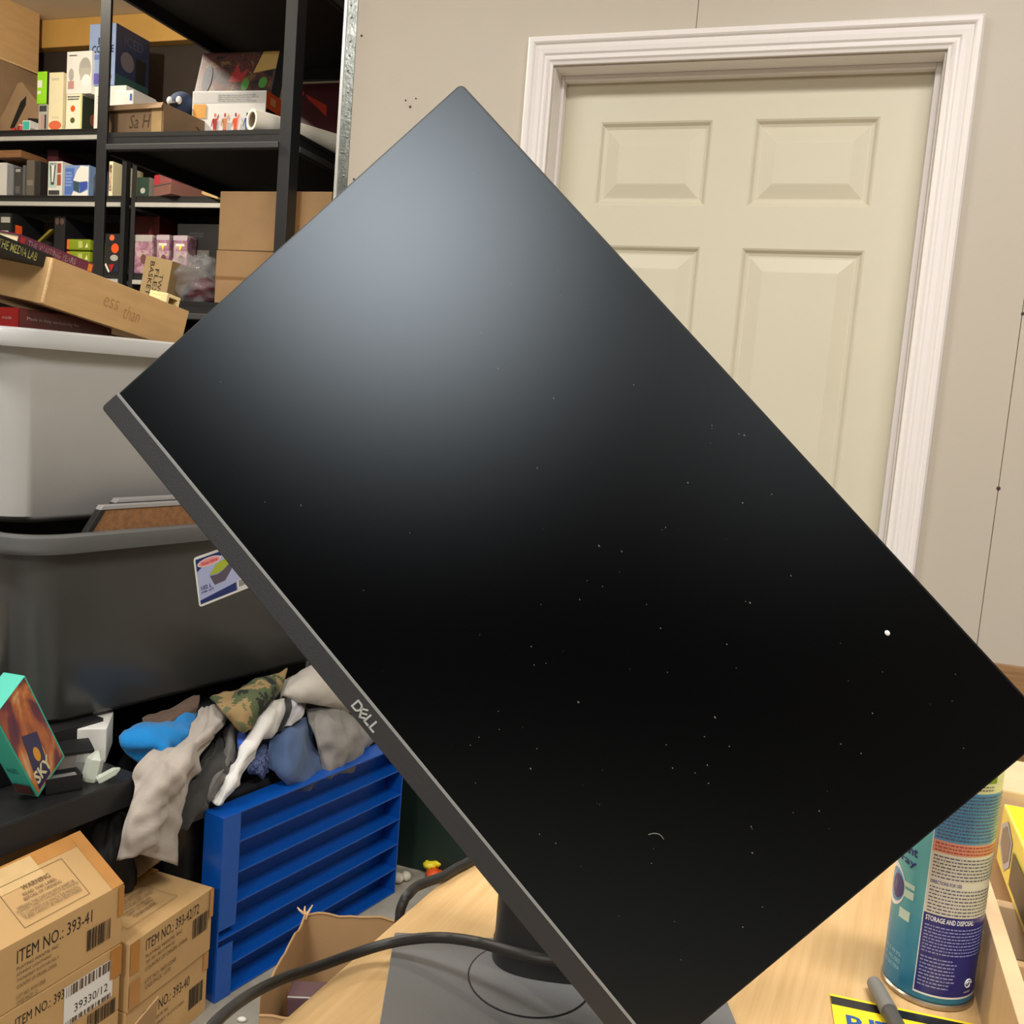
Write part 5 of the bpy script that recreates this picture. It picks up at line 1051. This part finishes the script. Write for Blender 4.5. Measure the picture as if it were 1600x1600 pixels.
MB().box((.0, -.0022, .15), (.045, -.0002, RH)).build('end_flange', RB, rk, bevel=.0008)
MB().box((.0, -.0022, 0), (.04, -.0002, .115)).build('end_flange', RB, rk, bevel=.0008)
for k in range(1, 6):
    z = RH*k/6
    MB().box((th, 0, z-th/2), (RL-th, RD-.0031, z+th/2)).build('slat', RB, rk, bevel=.001)

# ------------------------------------------------------------------ numbered cartons
CTN = M('printed_carton', (198, 160, 108), .7, var=.05, scale=6, bump=.12, bscale=40)
def stock(lines, item, extra=()):
    d = [('text', 'F', .16, .70, .80, .88, INK, item, {}), ]
    for (t_, v, w__) in lines: d.append(('text', 'F', .16, v, w__, v+.062, INK2, t_))
    d.append(('bars', 'F', .74, .30, .94, .62, INK)); return d + list(extra)
W_LINES = (('WARNING', .72, .44, .30), ('READ THIS LABEL', .60, .5, .36), ('BEFORE OF OPENING', .50, .5, .40), ('OPENING THIS CARTON WITH SHARP OR', .38, .5, .62), ('POINTED OBJECTS CAN RESULT IN DAMAGE', .30, .5, .66), ('TO CONTENTS FOR WHICH THE MANUFAC-', .22, .5, .64), ('TURER CANNOT BE HELD RESPONSIBLE', .14, .5, .62))
def warning(u0, v0, u1, v1, flip=False):
    out = [('outline', 'T', u0, v0, u1, v1, INK2, .0008)]
    for (t_, v, _, wd) in W_LINES:
        h_ = .11 if t_ == 'WARNING' else .07
        a = u0+(u1-u0)*(.5-wd*.70); b = u0+(u1-u0)*(.5+wd*.70); z0 = v0+(v1-v0)*v; z1 = v0+(v1-v0)*(v+h_)
        if flip: z0, z1 = v0+v1-z1, v0+v1-z0; a, b = u0+u1-b, u0+u1-a
        out.append(('text', 'T', a, z0, b, z1, INK2, t_, {}, 180 if flip else 0))
    return out
# left pair: front faces +X, length runs along Y
cA = atZ(193, 1382, .37); cA.z = 0; dA = Vector((.085, .996, 0)).normalized(); LA, WA, HB, ZB = .34, .15, .120, .143
mA = frame(cA - dA*LA + Vector((0, 0, ZB+.001)), dA)
box_thing('stock_carton', 'plain-sided brown carton on the floor under the 39330/12 carton', 'cardboard box', None, 0, (LA, WA, ZB), CTN, (), 'numbered stock cartons', mw=frame(cA - dA*LA, dA))
box_thing('stock_carton', 'brown stock carton with a white 39330/12 label, under the 393-41 carton', 'cardboard box', None, 0, (LA, WA, HB), CTN, [
    ('text', 'F', .40, .72, .66, .86, INK, 'ITEM NO.: 393'), ('rect', 'F', .66, .28, .95, .86, WHITE), ('text', 'F', .72, .42, .92, .54, INK, '39330/12'), ('bars', 'F', .67, .70, .94, .85, INK2), ('bars', 'F', .67, .29, .94, .36, INK2), ('bars', 'F', .80, .02, .97, .24, INK), ('tape', 'F', .93, .55, 1, 1, TAPE)], 'numbered stock cartons', mw=mA)
# upper carton: its lid bulges up towards the back
HA, HA2 = .106, .172
root = thing('stock_carton', 'brown stock carton numbered 393-41 with a raised taped lid, top of the left pair', 'cardboard box', mw=mA @ Matrix.Translation((0, 0, HB+.001)), group='numbered stock cartons')
WT = .105
mb = MB(); mb.prism([(0, 0), (WT, 0), (WT, HA2), (0, HA)], 'x', 0, LA); mb.build('box_body', CTN, root, bevel=.002)
decals_on(root, (LA, WT, HA), stock([('PLAYING MANTIS, INC', .60, .50), ('JOHNNY LIGHTNING', .51, .46), ('THUNDERJET SLOTCARS REL 3', .42, .50), ('COUNTRY OF ORIGIN: CHINA', .33, .49), ('LOT NO.: 010112268', .16, .40), ('CASE PACK: 12', .07, .34)], 'ITEM NO.: 393-41', [('tape', 'F', .955, .55, 1, 1, TAPE)]) if False else
    [('text', 'F', .40, .66, .81, .86, INK, 'ITEM NO.: 393-41'), ('text', 'F', .40, .55, .62, .61, INK2, 'PLAYING MANTIS, INC'), ('text', 'F', .40, .46, .58, .52, INK2, 'JOHNNY LIGHTNING'), ('text', 'F', .40, .37, .62, .43, INK2, 'THUNDERJET SLOTCARS REL 3'), ('text', 'F', .40, .28, .61, .34, INK2, 'COUNTRY OF ORIGIN: CHINA'), ('text', 'F', .40, .13, .55, .19, INK2, 'LOT NO.: 010112268'), ('text', 'F', .40, .04, .51, .10, INK2, 'CASE PACK: 12'), ('bars', 'F', .78, .22, .92, .56, INK), ('tape', 'F', .965, .5, 1, 1, TAPE)])
sl_ = math.hypot(WT, HA2-HA)
lm = frame((0, 0, HA+.0004), (1, 0, 0), Vector((0, -(HA2-HA), WT)))
lo_ = MB().box((0, 0, -.0003), (LA, sl_, .0002)).build('lid_flap', CTN, root, mw=lm)
decals_on(lo_, (LA, sl_, .0002), [('tape', 'T', .0, .80, 1, 1, TAPE), ('tape', 'T', .25, .62, .70, .97, CLEARTAPE), ('tape', 'T', .93, .0, 1, 1, TAPE)] + warning(.46, .10, .82, .74))
# right pair
cC = Vector((-1.053, 1.483, 0)); dC = Vector((.02, 1, 0)).normalized(); LC, WC, HC = .222, .15, .128
mC = frame(cC - dC*LC, dC)
box_thing('stock_carton', 'brown stock carton numbered 393-40 at the bottom of the right pair', 'cardboard box', None, 0, (LC, WC, HC), CTN, [('text', 'F', .20, .66, .76, .82, INK, 'ITEM NO.: 393-40'), ('text', 'F', .20, .54, .5, .6, INK2, 'PLAYING MANTIS, INC'), ('text', 'F', .20, .43, .7, .49, INK2, 'THUNDERJET SLOTCARS'), ('bars', 'F', .76, .25, .94, .58, INK), ('tape', 'F', .93, .7, 1, 1, TAPE)], 'numbered stock cartons', mw=mC)
mC2 = frame(cC - dC*LC + Vector((.004, 0, HC+.001)), dC)
box_thing('stock_carton', 'brown stock carton numbered 393-42/72 on top of the right pair', 'cardboard box', None, 0, (LC, WC, HC), CTN, [('text', 'F', .18, .74, .82, .90, INK, 'ITEM NO.: 393-42/72'), ('text', 'F', .18, .62, .62, .68, INK2, 'PLAYING MANTIS, INC.'), ('text', 'F', .18, .53, .52, .59, INK2, 'TJ5 001 SKU1999-02'), ('text', 'F', .18, .44, .68, .50, INK2, 'COUNTRY OF ORIGIN: CHINA'), ('text', 'F', .18, .26, .54, .32, INK2, 'LOT NO.: 060112268'), ('text', 'F', .18, .17, .48, .23, INK2, 'CASE PACK: 12/72'), ('bars', 'F', .74, .40, .94, .70, INK), ('tape', 'F', 0, .55, .10, 1, TAPE), ('tape', 'F', 0, .05, .12, .42, TAPE), ('tape', 'T', .0, .86, 1, 1, TAPE), ('tape', 'F', .95, .55, 1, 1, TAPE)] + warning(.14, .22, .72, .78, True), 'numbered stock cartons', mw=mC2)
# loose corrugated flaps
f0 = atZ(197, 1384, .265); f1 = atZ(262, 1338, .265)
mb = MB(); a = f0; b = f1; up = Vector((-.09, .03, .02)); nn = Vector((.2, 0, 1)).normalized()*.004
mb.hexa([a, b, b+up, a+up, a+nn, b+nn, b+up+nn, a+up+nn]); tag(mb.build('cardboard_flap', CARD2, None), 'loose corrugated cardboard flap between the two carton stacks', 'cardboard')
f0 = atZ(200, 1612, .20); f1 = atZ(247, 1556, .20)
mb = MB(); a, b = f0, f1; up = Vector((.0, -.02, -.12)); nn = Vector((.8, -.4, .2)).normalized()*.004
mb.hexa([a, b, b+up, a+up, a+nn, b+nn, b+up+nn, a+up+nn]); tag(mb.build('cardboard_flap', CARD2, None), 'torn corrugated flap in front of the 393-40 carton', 'cardboard')
q = atD(40, 1345, 1.72); o = blob('paper_bag', (q.x-.06, q.y+.06, .24), (.09, .1, .22), M('brown_paper', (150, 120, 84), .9, var=.12, bump=.3), 41, None, .18); tag(o, 'crumpled brown paper bag behind the 393-41 carton', 'bag')

# ------------------------------------------------------------------ floor things near the table
zt_ = .25
c1 = atZ(480, 1428, zt_); c2 = atZ(612, 1434, zt_); c3 = atZ(408, 1540, zt_); ax = (c2-c1); ay = (c3-c1); lx_ = ax.length+.12; ly_ = ay.length; ax.normalize(); ay.normalize()
torn = thing('torn_carton', 'open torn cardboard box on the floor beside the table', 'cardboard box', (c1.x, c1.y, 0))
def tp_(s_, t_, z): return tuple(ax*s_+ay*t_+Vector((0, 0, z)))
def twall(s0_, t0_, s1_2, t1_, nrm, hts, seed):
    rr = random.Random(seed); n = 14; mb = MB(); nr = Vector(nrm)*.004
    lo = []; hi = []
    for k in range(n+1):
        u = k/n; s_ = s0_+(s1_2-s0_)*u; t__ = t0_+(t1_-t0_)*u; lo.append(Vector(tp_(s_, t__, .001))); hi.append(Vector(tp_(s_, t__, hts[0]+(hts[1]-hts[0])*u+rr.uniform(-.004, .004))))
    V = lo+hi+[p+nr for p in lo]+[p+nr for p in hi]; N_ = n+1; fs = []
    for k in range(n):
        fs += [(k, k+1, N_+k+1, N_+k), (2*N_+k, 3*N_+k, 3*N_+k+1, 2*N_+k+1), (N_+k, N_+k+1, 3*N_+k+1, 3*N_+k), (k, 2*N_+k, 2*N_+k+1, k+1)]
    fs += [(0, N_, 3*N_, 2*N_), (n, 2*N_+n, 3*N_+n, N_+n)]
    mb.add(V, fs); mb.build('box_wall', CARD2, torn)
    mb = MB(); mb.tube([p+nr*.5 for p in hi], .0022, 6, 2); mb.build('torn_edge', CARD2, torn)
twall(0, 0, lx_, 0, (0, .3, 0), (zt_, zt_-.005), 1); twall(0, 0, 0, ly_, (-.3, 0, 0), (zt_, zt_-.02), 2); twall(0, ly_, lx_, ly_, (0, -.3, 0), (zt_-.05, zt_-.08), 3); twall(lx_, 0, lx_, ly_, (.3, 0, 0), (zt_-.01, zt_-.08), 4)
MB().hexa([tp_(0, 0, .001), tp_(lx_, 0, .001), tp_(lx_, ly_, .001), tp_(0, ly_, .001), tp_(0, 0, .005), tp_(lx_, 0, .005), tp_(lx_, ly_, .005), tp_(0, ly_, .005)]).build('box_floor', CARD2, torn)
mb = MB()
for k in range(3): mb.tube([Vector(tp_(.0, .006*k, zt_-.004)), Vector(tp_(-.012+.008*k, .004, zt_+.008)), Vector(tp_(-.02+.014*k, -.004, zt_+.010+.003*k))], [.003, .001], 6, 3)
mb.build('frayed_corner', CARDE, torn)
pq = Vector((c1.x, c1.y, 0))+ax*.02+ay*(ly_-.075)
box_thing('purple_book', 'dull purple box standing inside the torn cardboard box', 'box', None, 0, (.14, .05, zt_-.075), M('dull_purple', (96, 72, 76), .6), [('rect', 'T', .0, .0, 1, .08, GREYL)], mw=frame(pq+Vector((0, 0, .006)), ax))
# green board against the wall
g0 = atZ(618, 1338, 0); MB_ = MB().box((0, 0, 0), (.34, .02, .42)); o = MB_.build('green_board', M('dark_green_board', (16, 38, 30), .55, var=.2, scale=8), None, bevel=.002, mw=Matrix.Translation((g0.x-.1, YW-.040, .001))); tag(o, 'dark green board standing against the wall by the blue rack', 'board')
for (px, py, r_, lab) in ((622, 1372, .014, 'white packing foam ball nearest the blue rack'), (634, 1369, .013, 'white packing foam ball right of the other one')):
    q = atZ(px, py, r_); mb = MB(); mb.sphere((q.x, q.y, r_+.0005), r_, 14, 10, (1.1, 1, .95)); tag(mb.build('foam_ball', M('foam_white', (214, 206, 190), .9, bump=.4), None, smooth=True), lab, 'foam ball', 'foam balls')
q = atZ(674, 1369, 0); toy2 = thing('plastic_flower', 'yellow and orange plastic toy flower on the floor by the table', 'toy', (q.x, q.y, 0))
rr = random.Random(5)
for k, (mt, r_, ox) in enumerate(((YEL, .016, (-.01, .01, .024)), (YEL, .012, (.006, .016, .03)), (ORANGE, .017, (.008, -.008, .013)), (ORANGE, .013, (.028, .0, .012)))):
    b_3 = blob('petal', ox, (r_*1.2, r_, r_*.7), mt, 50+k, toy2, .4, 14, 8)
mb = MB(); mb.tube([(-.012, .012, .03), (-.024, .02, .05), (-.03, .024, .062)], .0018, 6, 3); mb.build('stem', M('pale_green_stem', (150, 150, 110), .7), toy2)
q = atZ(378, 1593, .005); mb = MB(); mb.sphere((0, 0, 0), .0055, 12, 8, (1.7, 1, .9)); o = mb.build('white_pellet', WHITE, None, smooth=True, mw=Matrix.Translation((q.x, q.y, .0055)) @ Matrix.Rotation(R(20), 4, 'Z')); tag(o, 'small white pellet on the concrete floor', 'pellet')
q = atZ(322, 1600, .001); MB_ = MB().box((0, 0, 0), (.05, .09, .012)); o = MB_.build('white_paper_pad', WHITE, None, bevel=.001, mw=Matrix.Translation((-1.035, 1.36, .0005)) @ Matrix.Rotation(R(-12), 4, 'Z')); tag(o, 'white paper pad on the floor beside the 393-40 carton', 'paper')
